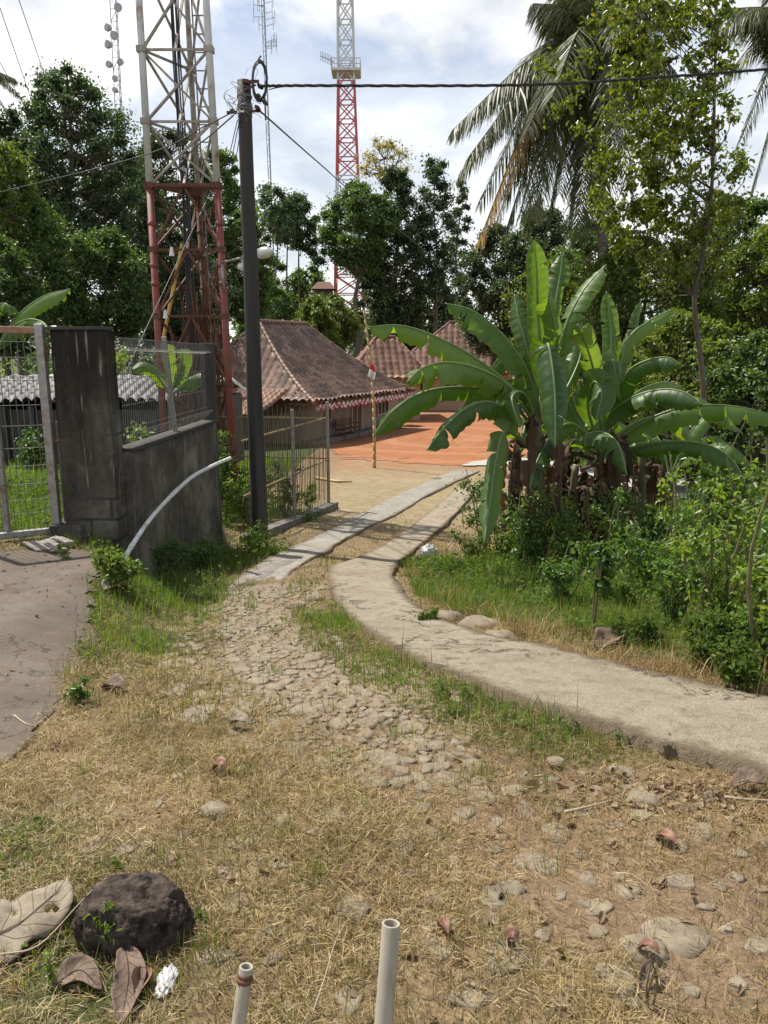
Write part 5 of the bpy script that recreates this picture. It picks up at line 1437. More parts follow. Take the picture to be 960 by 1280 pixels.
YA = 8.9
bA = G(676, 712); bA[1] = YA; bA = np.array([P(676, 700, YA)[0], YA, ground(P(676, 700, YA)[0], YA)])
plA = thing('banana_plant', bA, 'tallest banana plant with big leaves arching left over the yard', 'banana plant', 'banana plants')
topA = P(668, 520, YA)
pseudostem(plA, bA - [0, 0, .05], topA, .115, .07, 1)
bl_([(668, 530), (640, 485), (590, 445), (540, 419), (500, 407), (458, 409)], plA, .38, 1, YA, -1.0, fold=.75, up=(.1, -.5, 1))
bl_([(668, 530), (638, 485), (600, 462), (560, 453), (528, 460), (508, 478)], plA, .44, 2, YA, -1.5, fold=.95, up=(.1, -.6, 1))
bl_([(667, 535), (630, 495), (580, 484), (530, 490), (492, 513), (466, 546)], plA, .40, 3, YA, -.2, fold=.95, up=(-.2, -.5, 1))
bl_([(667, 540), (640, 515), (608, 502), (580, 512), (555, 535), (533, 563)], plA, .34, 4, YA, -1.6, fold=.8, up=(-.2, -.7, 1), tear=.5)
bl_([(664, 560), (645, 545), (630, 540), (620, 575), (613, 625), (605, 680)], plA, .30, 5, YA, -1.5, fold=.55, up=(-.1, -1, .2))
bl_([(672, 545), (668, 490), (652, 450), (625, 415), (590, 388), (556, 379)], plA, .46, 6, YA, .1, fold=.7, up=(.6, -.5, .8))
bl_([(678, 520), (676, 450), (672, 385), (671, 340), (668, 300)], plA, .26, 7, YA, -.3, fold=.35, up=(-.2, -1, .1), tear=.15)
bl_([(680, 520), (688, 440), (694, 380), (700, 345), (703, 318)], plA, .25, 8, YA, .4, fold=.3, up=(.3, -1, .1), tear=.2)
bl_([(674, 520), (668, 470), (656, 425), (648, 395), (643, 368)], plA, .27, 9, YA, .6, fold=.3, up=(-.4, -1, .3), tear=.2)
bl_([(680, 530), (692, 470), (708, 405), (730, 362), (758, 330)], plA, .32, 10, YA, .5, fold=.5, up=(-.6, -.6, .6), tear=.6)
bl_([(676, 530), (680, 470), (684, 430), (690, 455), (694, 500), (694, 560)], plA, .34, 11, YA, -1.0, fold=.35, up=(0, -1, .3), tear=.1)
bl_([(674, 540), (660, 500), (648, 490), (640, 500), (650, 535)], plA, .34, 12, YA, -.7, fold=.5, up=(0, -1, .5))
bl_([(680, 535), (700, 500), (716, 470), (726, 440), (722, 405)], plA, .28, 13, YA, .8, fold=.4, up=(.5, -1, .3), tear=.5)
bl_([(676, 520), (684, 460), (694, 415), (688, 385), (684, 372)], plA, .28, 14, YA, -.4, fold=.3, up=(.1, -1, .1), tear=.3)
bl_([(672, 535), (655, 470), (640, 440), (618, 455), (605, 485)], plA, .30, 15, YA, .6, fold=.6, up=(-.3, -.5, 1))
dead_strips(plA, topA, .3, 5, topA[2] - .1, bA[2] + .1, 3)

YB = 9.6
xB = P(752, 640, YB)[0]; bB = np.array([xB, YB, ground(xB, YB)])
plB = thing('banana_plant', bB, 'middle banana plant with pale leaves arching right and brown dead leaves', 'banana plant', 'banana plants')
topB = P(752, 545, YB)
pseudostem(plB, bB - [0, 0, .05], topB, .12, .07, 2)
bl_([(752, 555), (762, 480), (764, 430), (762, 395), (758, 364)], plB, .26, 21, YB, .2, fold=.35, up=(-.2, -1, .1), tear=.3)
bl_([(756, 550), (770, 480), (785, 425), (810, 402), (842, 386)], plB, .28, 22, YB, .2, fold=.6, up=(-.2, -.4, 1), tear=.5)
bl_([(754, 550), (768, 500), (785, 465), (810, 450), (835, 447), (852, 456)], plB, .34, 23, YB, -.6, fold=1.0, up=(0, -.35, 1), tear=.4)
bl_([(752, 560), (762, 520), (790, 497), (825, 487), (855, 490), (880, 507)], plB, .42, 24, YB, -1.0, fold=1.05, up=(0, -.3, 1), tear=.5)
bl_([(750, 570), (728, 555), (735, 543), (755, 541), (773, 556), (784, 594)], plB, .36, 25, YB, -1.7, fold=.85, up=(.3, -.6, 1), tear=.2)
bl_([(752, 565), (775, 548), (815, 522), (862, 508), (920, 508), (985, 524)], plB, .42, 26, YB, -.8, fold=1.05, up=(0, -.3, 1), tear=.6)
bl_([(754, 570), (790, 560), (830, 552), (880, 555), (915, 575), (935, 612)], plB, .36, 27, YB, -.9, fold=.95, up=(.1, -.3, 1), tear=.5)
bl_([(754, 555), (775, 510), (800, 488), (828, 478), (852, 482)], plB, .26, 28, YB, .8, fold=.9, up=(0, -.4, 1), tear=.2)
bl_([(750, 550), (748, 500), (740, 455), (730, 425), (722, 408)], plB, .30, 29, YB, -.6, fold=.3, up=(-.5, -1, .3), tear=.4)
bl_([(755, 550), (768, 490), (786, 440), (796, 410), (801, 376)], plB, .20, 30, YB, .4, fold=.35, up=(.4, -1, .1), tear=.4)
bl_([(750, 560), (735, 510), (742, 478), (752, 490), (745, 525)], plB, .34, 31, YB, -.8, fold=.4, up=(-.3, -1, .4), tear=.2)
bl_([(752, 560), (765, 520), (770, 480), (766, 450), (775, 500)], plB, .32, 32, YB, -.3, fold=.4, up=(.2, -1, .3), tear=.3)
bl_([(750, 560), (715, 530), (690, 545), (672, 575), (662, 610)], plB, .30, 33, YB, -1.2, fold=.8, up=(-.2, -.5, 1))
bl_([(748, 560), (720, 520), (705, 480), (712, 440), (735, 405)], plB, .30, 34, YB, .5, fold=.4, up=(-.2, -1, .4), tear=.5)
bl_([(754, 562), (790, 530), (830, 520), (858, 535), (872, 575)], plB, .34, 35, YB, .7, fold=.8, up=(0, -.4, 1), tear=.5)
dead_strips(plB, topB, .5, 13, topB[2] + .05, bB[2] + .05, 4)

def small_banana(px, py, Y, hpx, seed, label, dead=5, lv=0, r0=.1):
    x = P(px, py, Y)[0]; b = np.array([x, Y, ground(x, Y)]); t = thing('banana_plant', b, label, 'banana plant', 'banana plants')
    top = P(px + 3, py - hpx, Y); pseudostem(t, b - [0, 0, .05], top, r0, r0 * .6, seed)
    r_ = np.random.default_rng(seed)
    for q in range(lv):
        a = r_.random() * 6.28; el = .5 + r_.random() * .8; L = .9 + .9 * r_.random(); d = np.array([math.cos(a) * math.cos(el), math.sin(a) * math.cos(el), math.sin(el)])
        p1 = top + d * L * .4; p2 = p1 + (d * .8 + [math.cos(a) * .3, math.sin(a) * .3, -.25]) * L * .35; p3 = p2 + (d * .35 + [math.cos(a) * .5, math.sin(a) * .5, -.75]) * L * .4
        banana_leaf([top - [0, 0, .1], p1, p2, p3], .26 + .12 * r_.random(), t, seed * 31 + q, fold=.7, up=(math.cos(a) * -.3, math.sin(a) * -.3, 1), tear=.45)
    if dead: dead_strips(t, top, .28, dead, top[2], b[2] + .1, seed + 7)
    return t
small_banana(716, 700, 9.3, 118, 5, 'dead brown banana stump wrapped in hanging leaves between the green plants', 10, 0, .07)
small_banana(800, 650, 11.2, 90, 6, 'short banana plant behind the slim sapling with withered leaves', 3, 3, .09)
small_banana(645, 660, 10.6, 100, 8, 'young banana plant on the left side of the clump', 2, 4, .07)
small_banana(835, 650, 12.5, 60, 9, 'small banana plant beside the pale road right of the clump', 2, 5, .08)
# banana behind the gate at the far left
Yg = 11.0; xg = P(-12, 600, Yg)[0]; bG = np.array([xg, Yg, ground(xg, Yg)])
plG = thing('banana_plant', bG, 'banana plant behind the gate with one pale leaf rising over it', 'banana plant', 'banana plants')
pseudostem(plG, bG, P(-8, 440, Yg), .1, .06, 3)
bl_([(-8, 450), (5, 420), (25, 392), (55, 370), (88, 361)], plG, .36, 41, Yg, -.4, fold=.7, up=(.3, -.4, 1), tear=.5)
bl_([(-8, 450), (10, 415), (32, 400), (52, 402), (60, 412)], plG, .34, 42, Yg, -.8, fold=.9, up=(.2, -.5, 1), tear=.4)
bl_([(-8, 450), (-14, 410), (-5, 385), (8, 380), (14, 395)], plG, .3, 43, Yg, -.3, fold=.6, up=(0, -.6, 1), tear=.3)
bl_([(-8, 450), (-20, 420), (-40, 405), (-60, 420)], plG, .3, 44, Yg, -.3, fold=.7, up=(0, -.4, 1), tear=.3)
Yh = 13.5; xh = P(213, 560, Yh)[0]; bH = np.array([xh, Yh, ground(xh, Yh)])
plH = thing('banana_plant', bH, 'young bright banana plant seen through the mesh fence at the tower foot', 'banana plant', 'banana plants')
pseudostem(plH, bH, P(213, 490, Yh), .06, .04, 3, 'stem')
for q, pts in enumerate(([(213, 495), (210, 470), (208, 445), (206, 430)], [(213, 495), (222, 470), (228, 450), (226, 436)], [(213, 495), (196, 470), (180, 458), (166, 462)], [(213, 495), (236, 478), (252, 472), (262, 482)])):
    bl_(pts, plH, .3, 51 + q, Yh, -.4, fold=.4, up=(0, -1, .5), tear=.1)

# ================================================================== TREES
def leaf_cloud(C, Rr, per, size, r, flat=.75, upb=.7, aspect=.48, hang=.15):
    n = len(C) * per; idx = np.repeat(np.arange(len(C)), per)
    dirn = rand_unit(n, r); rad = np.abs(r.normal(0, .62, n)) + .12 * r.random(n)
    off = dirn * rad[:, None] * np.asarray(Rr)[idx][:, None] * np.array([1, 1, flat])
    c = C[idx] + off
    nrm = rand_unit(n, r) * .75 + np.array([0, 0, upb]) + dirn * .35
    d = rand_unit(n, r) + dirn * .6; d[:, 2] -= hang
    L = size * (.6 + .8 * r.random(n))
    return leaf_geo(c, d, nrm, L, L * aspect, .25, .2)

def limb(m, a, b, r0, r1, r, n=6, sag=.12):
    a = np.array(a); b = np.array(b); L = np.linalg.norm(b - a)
    mid = (a + b) / 2 + np.array([r.normal(0, .06), r.normal(0, .06), -sag]) * L
    c = catmull([a, mid, b], n); m.tube(c, [r0 + (r1 - r0) * i / (n - 1) for i in range(n)], 6, False)

def tree_at(name, loc, H, lo, rx, ncl, per, leaf, tr, leafmat, barkmat, label, cat, group, seed, shape='round', crs=(.13, .26), lean=0.0, hang=.15, flat=.75):
    """tapered trunk with limbs to leaf clumps, built round its own foot"""
    r = np.random.default_rng(seed); t = thing(name, loc, label, cat, group)
    tp = [np.array([lean * H * k * k + r.normal(0, .012) * H * (k > 0), r.normal(0, .012) * H * (k > 0), H * .93 * k]) for k in np.linspace(0, 1, 7)]
    tp[0][2] = -.15
    tc = catmull(tp, 20); m = MB(); m.tube(tc, [tr * (1 - .86 * (i / 19) ** .8) * (1.25 if i == 0 else 1) for i in range(20)], 10, False)
    tz = [p[2] for p in tc]
    def trunk(z): i = int(np.clip(np.searchsorted(tz, z), 0, 19)); return tc[i]
    C = []; Rr = []
    for q in range(ncl):
        f = (q + r.random()) / ncl; z = lo + (H - lo) * f
        if shape == 'round': env = rx * (math.sin(math.pi * (.12 + .84 * f)) ** .7)
        elif shape == 'slim': env = rx * (.55 + .45 * math.sin(math.pi * f)) * (1 - .55 * f)
        elif shape == 'top': env = rx * (.4 + .6 * math.sin(math.pi * min(1, f + .1)))
        else: env = rx * (1 - .6 * f)
        a = q * 2.399 + r.normal(0, .5); d = env * (.25 + .75 * math.sqrt(r.random()))
        b = trunk(z); c = np.array([b[0] + math.cos(a) * d, b[1] + math.sin(a) * d, z])
        cr = rx * r.uniform(*crs) * (1.15 if f < .8 else .8); C.append(c); Rr.append(cr)
        s = trunk(max(lo * .6, z - d * (.35 + .5 * r.random()))); limb(m, s, c, tr * .34 * (1 - .6 * f), tr * .07, r)
        for w_ in range(2):
            e = c + rand_unit(1, r)[0] * cr * .8; limb(m, (s + c) / 2, e, tr * .12, tr * .04, r, 5)
    m.build('trunk', M[barkmat], t, local=True, smooth=True)
    V, F = leaf_cloud(np.array(C), Rr, per, leaf, r, flat, hang=hang)
    mesh_np('crown', V, F, M[leafmat], t, local=True)
    return t

def foot(px, Y):
    x = P(px, 500, Y)[0]; return np.array([x, Y, float(zbase(x, Y))])

def plant_tree(px, top, Y, wpx, kind, label, name='broadleaf_tree', group=None, mat=None, seed=None, lopx=None, **kw):
    f = foot(px, Y); H = P(px, top, Y)[2] - f[2]; rx = wpx / 2 / FPX * Y * 1.0
    seed = seed or int(px * 7 + top)
    lo = (P(px, lopx, Y)[2] - f[2]) if lopx is not None else H * .25
    if kind == 'broad': return tree_at(name, f, H, lo, rx, int(kw.get('ncl', 46) * 1.35), int(kw.get('per', 190) * 2.0), kw.get('leaf', .0033 * Y + .035), .022 * H, mat or 'leaf_dark', 'bark', label, 'tree', group, seed, 'round', kw.get('crs', (.13, .30)))
    if kind == 'slim': return tree_at(name, f, H, lo, rx, kw.get('ncl', 34), int(kw.get('per', 130) * 2.2), kw.get('leaf', .0033 * Y + .035), .014 * H, mat or 'leaf_dark', 'bark', label, 'tree', group, seed, 'slim', kw.get('crs', (.2, .42)))
    if kind == 'top': return tree_at(name, f, H, lo, rx, kw.get('ncl', 20), int(kw.get('per', 130) * 2.2), kw.get('leaf', .0033 * Y + .035), .012 * H, mat or 'leaf_dark', 'bark', label, 'tree', group, seed, 'top', kw.get('crs', (.22, .42)))

LG, MG, RG = 'trees behind the gate and tower', 'trees behind the houses', 'trees right of the banana plants'
T = plant_tree
T(108, 92, 36, 150, 'broad', 'tallest dark tree, its crown rising between the left edge and the near tower', group=LG, lopx=330, ncl=80, per=200)
T(38, 140, 38, 130, 'broad', 'dark feathery tree left of the tallest tree', group=LG, lopx=330, ncl=60)
T(-20, 150, 33, 120, 'broad', 'dark tree cut by the left edge of the picture', group=LG, lopx=330)
T(12, 178, 27, 95, 'broad', 'bright yellow green crown at the left edge before the dark trees', group=LG, mat='leaf_light', lopx=300, ncl=34)
T(168, 200, 42, 110, 'broad', 'dark tree just left of the lattice tower', group=LG, lopx=360)
T(222, 168, 47, 130, 'broad', 'dark tree seen through the upper lattice of the tower', group=LG, lopx=380, ncl=60)
T(283, 190, 50, 90, 'broad', 'dark green tree between the tower and the utility pole', group=LG, lopx=370, mat='leaf_mid', ncl=54)
T(62, 250, 29, 130, 'broad', 'mid green lower tree under the tall dark crowns', group=LG, mat='leaf_mid', lopx=400, ncl=56)
T(140, 290, 31, 120, 'broad', 'mid green low tree above the wall pillar', group=LG, mat='leaf_mid', lopx=420, ncl=50)
T(232, 290, 37, 130, 'broad', 'shady tree behind the red lower half of the tower', group=LG, lopx=430, ncl=56)
T(10, 300, 24, 110, 'broad', 'leafy low tree behind the gate at the left edge', group=LG, mat='leaf_mid', lopx=440)
T(312, 262, 46, 70, 'broad', 'bushy tree right of the utility pole above the tiled roof', group=LG, lopx=400, mat='leaf_mid')
T(343, 318, 86, 90, 'broad', 'leafy green tree filling the gap under the young tops right of the pole', group=MG, mat='leaf_mid', lopx=450, ncl=40)
T(386, 335, 88, 70, 'broad', 'low green tree between the bare trunks and the far tower', group=MG, mat='leaf_mid', lopx=450, ncl=34)
T(470, 300, 84, 60, 'broad', 'dark tree filling the gap right of the far tower foot', group=MG, lopx=450, ncl=40)
T(350, 232, 73, 62, 'top', 'young tree with a bare trunk and round top right of the pole', group=MG, lopx=300)
T(378, 246, 76, 50, 'top', 'young bare trunked tree next right of the round topped one', group=MG, lopx=310)
T(365, 250, 81, 46, 'top', 'thin young tree between two bare trunked trees', group=MG, lopx=300)
T(398, 268, 84, 40, 'top', 'shortest young tree with sparse tiers beside the far tower', group=MG, lopx=330, ncl=12)
T(450, 232, 73, 86, 'broad', 'dark bushy tree directly right of the far red tower', group=MG, lopx=335, mat='leaf_mid', ncl=60)
T(492, 214, 76, 78, 'broad', 'tall dense dark tree behind the curved roof ridge', group=MG, lopx=410, ncl=64)
T(482, 176, 81, 64, 'top', 'yellowish thin twiggy crown above the dark middle trees', group=MG, lopx=225, mat='leaf_yellow', ncl=26, per=45, leaf=.22)
T(543, 200, 77, 72, 'slim', 'tall slim dark tree with a wispy spire top', group=MG, lopx=400, ncl=44, mat='leaf_dark')
T(572, 228, 81, 40, 'slim', 'sparse slim tree on the sky gap left of the palm', group=MG, lopx=380, ncl=26, per=90)
T(412, 372, 62, 70, 'broad', 'low light green bush tree at the foot of the far tower', group=MG, mat='leaf_light', lopx=440, ncl=36)
T(395, 372, 59, 60, 'broad', 'bright low bush tree behind the curved roof ridge', group=MG, mat='leaf_light', lopx=440, ncl=30)
T(335, 345, 68, 70, 'broad', 'shaded bush tree under the young bare trunked trees', group=MG, mat='leaf_mid', lopx=440, ncl=36)
T(495, 372, 78, 80, 'broad', 'dark low tree behind the two farther roofs', group=MG, lopx=450, ncl=40)
T(540, 350, 84, 90, 'broad', 'dark low tree filling the gap under the slim trees', group=MG, lopx=450, ncl=40)
T(618, 285, 46, 100, 'broad', 'dark rounded tree under the hanging palm fronds', group=RG, lopx=440, ncl=60)
T(670, 262, 44, 110, 'broad', 'dark tree left of the palm trunk', group=RG, lopx=420, ncl=60)
T(730, 280, 38, 120, 'broad', 'mid green tree behind the palm trunk', group=RG, lopx=440, mat='leaf_mid', ncl=60)
T(800, 300, 24, 190, 'broad', 'light green spreading tree right behind the banana leaves', group=RG, mat='leaf_light', lopx=470, ncl=64, per=230)
T(905, 250, 26, 170, 'broad', 'mid green tree behind the slim foreground tree', group=RG, mat='leaf_mid', lopx=440, ncl=70)
T(965, 265, 19, 130, 'broad', 'bright leafy tree on the right edge under the palm fronds', group=RG, mat='leaf_light', lopx=420, ncl=56, per=200)
T(850, 395, 17.5, 170, 'broad', 'sunlit bushy tree beside the pale road', group=RG, mat='leaf_light', lopx=590, ncl=60, per=220)
T(950, 420, 15.5, 140, 'broad', 'dense shaded bush tree at the right edge by the road', group=RG, mat='leaf_mid', lopx=590, ncl=60, per=200)
T(740, 400, 22, 120, 'broad', 'leafy thicket tree just behind the banana clump', group=RG, mat='leaf_mid', lopx=560, ncl=50, per=200)
T(680, 330, 27, 110, 'broad', 'yellow green tree peeping left of the upright banana leaves', group=RG, mat='leaf_light', lopx=470, ncl=40)

# far wooded skyline as one mass
r = np.random.default_rng(77); C = []; Rr = []
for q in range(520):
    Y_ = r.uniform(82, 130); px = r.uniform(-260, 1220); top = 372 + 34 * vnoise(px, 0, 60, 71) - 30 * (px > 600) - 25 * (px < 300)
    x = P(px, 400, Y_)[0]; z1 = P(px, top, Y_)[2]
    C.append((x, Y_, r.uniform(-2, max(-1.5, z1)))); Rr.append(r.uniform(1.6, 3.4))
V, F = leaf_cloud(np.array(C), Rr, 60, .8, r)
tag(mesh_np('distant_forest', V, F, M['leaf_dark']), 'dark wooded skyline behind all the trees', 'forest', kind='stuff')

# slim leafy tree at the right foreground
f = G(880, 652); fY = f[1]
st = thing('slim_tree', f, 'slim foreground tree with airy yellow green leaves, right of the banana plants', 'tree')
r = np.random.default_rng(5)
tk = catmull([f - [0, 0, .1]] + [P(*p, fY) for p in ((880, 560), (878, 470), (868, 375), (880, 310), (890, 230), (893, 120), (896, 0), (900, -120))], 40)
m = MB(); m.tube(tk, [.052 * (1 - .85 * i / 39) + .004 for i in range(40)], 12, False)
poly = [(748, -90), (905, -90), (918, 60), (932, 130), (925, 260), (905, 325), (840, 345), (775, 320), (742, 265), (735, 200), (745, 150), (775, 100), (755, 40)]
cl = []
while len(cl) < 300:
    x, y = r.uniform(730, 935), r.uniform(-90, 345)
    if y < 150 and r.random() < .4: continue
    if in_poly(np.array([x]), np.array([y]), poly)[0]: cl.append((x, y))
cl += [(690, 88), (712, 98), (676, 80), (715, 128), (700, 140), (730, 105), (735, 70), (722, 160), (762, 20), (740, 30)]
cl += [(808, 352), (830, 360), (905, 345), (860, 350)]
C = []
for (x, y) in cl:
    c = P(x, y, fY + r.normal(0, .55)); C.append(c)
    ty = min(y + 40 + abs(x - 885) * .55 + r.uniform(0, 30), 372)
    k = int(np.argmin([abs(p[2] - P(885, ty, fY)[2]) for p in tk]))
    if r.random() < .26: limb(m, tk[k], c, .011, .003, r, 7, r.uniform(-.06, .12))
m.build('trunk', M['bark'], st, smooth=True)
V, F = leaf_cloud(np.array(C), [.20] * len(C), 58, .085, r, .85, .45, .5, .45)
mesh_np('crown', V, F, M['leaf_slim'], st)

# ------------------------------------------------------------------ palms
def frond(parent, c, tip, lift, L_leaf, seed, mat='frond', n=90, hangk=.75, name='frond'):
    r = np.random.default_rng(seed); c = np.array(c); tip = np.array(tip); L = np.linalg.norm(tip - c)
    mid = c * .5 + tip * .5 + np.array([0, 0, lift]); q1 = c * .78 + tip * .22 + np.array([0, 0, lift * .72])
    cur = catmull([c, q1, mid, tip], n); V = []; F = []
    for i in range(6, n):
        t = i / (n - 1); p = cur[i]; d = cur[min(i + 1, n - 1)] - cur[i - 1]; d /= np.linalg.norm(d)
        s = np.cross(d, [0, 0, 1]); s /= (np.linalg.norm(s) + 1e-6)
        ll = L_leaf * (math.sin(math.pi * (.12 + .82 * t)) ** .6) * r.uniform(.75, 1.1)
        for sg in (-1, 1):
            for sub in range(3):
                pp = p + d * r.uniform(-.5, .5) * L / n
                dirn = s * sg * r.uniform(.55, .95) + d * r.uniform(.35, .7) + np.array([0, 0, -hangk * r.uniform(.6, 1.2)])
                dirn /= np.linalg.norm(dirn); e1 = pp + dirn * ll * .5; d2 = dirn + np.array([0, 0, -.55 * hangk]); d2 /= np.linalg.norm(d2); e2 = e1 + d2 * ll * .5
                wv = np.cross(dirn, np.cross(d, dirn) + np.array([0, .2, 0])); wv = d * .8 + rand_unit(1, r)[0] * .35; wv /= np.linalg.norm(wv); w_ = .027 * L / 4.5
                b = len(V); V += [pp - wv * w_ * .6, pp + wv * w_ * .6, e1 + wv * w_, e1 - wv * w_, e2 + wv * w_ * .15, e2 - wv * w_ * .15]
                F += [(b, b + 1, b + 2, b + 3), (b + 3, b + 2, b + 4, b + 5)]
    o = mesh_np(name, V, F, M[mat], parent)
    m = MB(); m.tube(cur, [.045 * (1 - .85 * i / (n - 1)) for i in range(n)], 6, False); m.v = [tuple(np.array(v) - origin_of(parent)) for v in m.v]
    m.build('rachis', M['stem'], o, local=True, smooth=True)

def palm(px, py, Y, base_px, tips, label, tr=.16, Ll=.75, seed=1):
    c = P(px, py, Y); x0 = P(base_px, 450, Y)[0]; b = np.array([x0, Y, float(zbase(x0, Y))])
    t = thing('coconut_palm', b, label, 'palm tree', 'coconut palms')
    tk = catmull([b - [0, 0, .1], b * .6 + c * .4 + [.15, 0, 0], b * .2 + c * .8 + [.08, 0, 0], c], 60)
    m = MB(); m.tube(tk, [(tr * (1.4 - .5 * min(1, i / 8)) if i < 8 else tr * .9 * (1 - .25 * i / 59)) * (1 + .06 * (i % 2)) for i in range(60)], 14); m.build('trunk', M['palmbark'], t, smooth=True)
    for i, tp in enumerate(tips):
        tip = P(tp[0], tp[1], Y + tp[2]); mt = tp[4] if len(tp) > 4 else 'frond'
        frond(t, c + [0, 0, random.uniform(-.2, .2)], tip, tp[3], Ll, seed * 100 + i, mt, hangk=tp[5] if len(tp) > 5 else .8)
    r = np.random.default_rng(seed)
    for k in range(7):
        m = MB(); a = r.random() * 6.28; q = c + [math.cos(a) * .34, math.sin(a) * .34, -.35 - .3 * r.random()]; m.tube([q + [0, 0, .13], q + [0, 0, .07], q, q - [0, 0, .09], q - [0, 0, .13]], [.02, .1, .13, .09, .02], 9); m.build('coconut', M['stem'], t, smooth=True)
    m = MB()
    for k in range(14):
        a = r.random() * 6.28; e = c + [math.cos(a) * .6, math.sin(a) * .5, -.8 - 1.3 * r.random()]; limb(m, c + [math.cos(a) * .15, math.sin(a) * .15, -.1], e, .035, .012, r)
    m.build('dry_stalks', M['frond_dry'], t)
    return t
palm(745, 92, 24, 757, [(566, 162, -.6, 1.0), (576, 214, .5, 1.25), (602, 292, -.8, 1.7, 'frond_dry', 1.0), (622, 272, .8, 1.6), (668, 268, -1.4, 1.3), (727, 285, -1.6, 1.2), (640, 96, 1.4, .9), (668, 4, .2, .7), (705, -60, -.4, .3), (745, -90, .8, .2), (800, -70, 0, .4), (850, 10, .6, 1.0), (868, 120, -.3, 1.2), (812, 148, 2.4, 1.1), (786, 236, -1.5, 1.4), (840, 200, .9, 1.4), (650, 225, 2.0, 1.6), (700, 240, 2.4, 1.4), (690, 120, -3.2, 1.2), (770, 180, -3.4, 1.3), (610, 130, 2.4, 1.2), (655, 292, 1.8, 1.7), (745, 262, 2.2, 1.4), (720, -20, 2.6, .5), (790, 30, -2.6, .8), (634, 282, 0.0, 1.75, 'frond', 1.1), (682, 290, .4, 1.5, 'frond', 1.1), (652, 262, -1.0, 1.6, 'frond', 1.0), (712, 276, .2, 1.5, 'frond', 1.0), (755, 280, -.8, 1.4, 'frond', 1.0), (630, 240, 1.0, 1.5), (590, 190, -1.4, 1.2), (660, 160, -2.6, 1.3), (720, 300, 1.4, 1.5), (600, 250, 1.8, 1.5)], 'big coconut palm with drooping fronds behind the slim tree', .17, 1.5, 3)
palm(1015, 75, 20, 1030, [(892, 42, 0, .9), (906, 96, .8, 1.0), (928, 170, -.4, 1.2), (940, 235, .5, 1.3), (915, 10, 1.2, .6), (960, -60, 0, .3), (1040, -90, 0, .2), (1110, -30, .5, .6), (1140, 60, -.5, .9), (1120, 150, .5, 1.1), (1080, 220, -.6, 1.3), (1000, 260, 1.0, 1.4), (975, 120, -2.4, 1.0), (1050, 130, 2.5, .9)], 'coconut palm reaching in from the right edge', .16, 1.0, 5)
palm(-62, 108, 30, -50, [(24, 118, 0, .9), (10, 140, .6, 1.2), (18, 98, 1.2, .6), (-10, 40, 0, .5), (-70, -10, 0, .2), (-140, 60, .4, .8), (-150, 140, -.4, 1.1), (-90, 190, .5, 1.2), (-20, 180, -.8, 1.2)], 'palm whose frond tip shows at the upper left edge', .15, .8, 7)

# ------------------------------------------------------------------ shrubs
def shrub(px, py, hpx, wpx, leaf, mat, label, ncl=26, per=40, seed=1, stems=6, name='shrub', group='shrubs along the verge', Y=None, asp=.5, lowf=.15, rc_=.16, slim=False, cat='shrub', dz=0.0):
    g = G(px, py) if Y is None else foot(px, Y)
    Yv = g[1]; H = hpx / FPX * math.hypot(Yv, 1.6) * 1.02; W = wpx / FPX * Yv
    leaf *= .68; per = int(per * 1.75); rs_ = min(.006 + .006 * H, .001 + .013 * H)
    r = np.random.default_rng(seed); t = thing(name, (g[0], g[1], g[2]), label, cat, group)
    m = MB(); C = []; Rr = []
    tops = []
    for s in range(stems):
        a = r.random() * 6.28; tops.append(np.array([math.cos(a) * W * .38 * r.random() ** .6, math.sin(a) * W * .35 * r.random() ** .6, H * r.uniform(.6, 1.0)]))
    for s in range(ncl):
        tp = tops[s % stems]; f = lowf + (1 - lowf) * r.random() ** .8
        p0 = tp * [.3, .3, 0] * r.random() + tp * f
        a = r.random() * 6.28; d = W * (.04 if slim else .16) * r.random() ** .5
        C.append(p0 + [math.cos(a) * d, math.sin(a) * d, 0]); Rr.append(W * rc_ * r.uniform(.6, 1.3) + leaf * .6)
    for tp in tops: limb(m, [tp[0] * .2, tp[1] * .2, -.05], tp, rs_, rs_ * .4, r, 8, -.02)
    for c in C[:: 2]: limb(m, [c[0] * .6, c[1] * .6, c[2] * .7], c, rs_ * .5, rs_ * .25, r, 4, 0)
    m.build('stem', M['stem'], t, local=True)
    V, F = leaf_cloud(np.array(C), Rr, per, leaf, r, .9, .6, asp, .25)
    mesh_np('foliage', V, F, M[mat], t, local=True)
    return t
S = shrub
S(607, 688, 105, 75, .055, 'leaf_shrub', 'feathery green bush at the left foot of the banana clump', 34, 46, 1, 7)
S(665, 712, 110, 100, .06, 'leaf_shrub', 'leafy bush growing in front of the tallest banana stem', 34, 40, 2, 7)
S(632, 700, 60, 70, .06, 'leaf_shrub2', 'low light green bush between the two banana foot bushes', 22, 40, 3, 5)
S(588, 700, 50, 60, .04, 'weed', 'small dark weedy bush nearest the wheel track', 20, 40, 4, 5)
S(737, 792, 165, 66, .075, 'leaf_shrub', 'thin sapling with glossy leaves and a bare double stem by the path', 16, 22, 5, 2, name='sapling', lowf=.5, slim=True)
S(770, 735, 165, 24, .06, 'leaf_shrub', 'slender bare grey sapling rising through the dead banana leaves', 5, 12, 6, 1, name='sapling', lowf=.35, slim=True)
S(800, 745, 110, 110, .095, 'leaf_shrub', 'broad leaved plant with long pointed leaves right of the sapling', 24, 22, 7, 6, asp=.34)
S(850, 735, 185, 120, .085, 'leaf_shrub2', 'tall light green bush in front of the slim tree trunk', 16, 20, 8, 7)
S(838, 785, 105, 90, .05, 'leaf_shrub', 'dark weedy bush on the bank above the path', 24, 40, 9, 8)
S(900, 800, 150, 110, .055, 'leaf_shrub2', 'dense green bush left of the right edge bush', 26, 40, 10, 8)
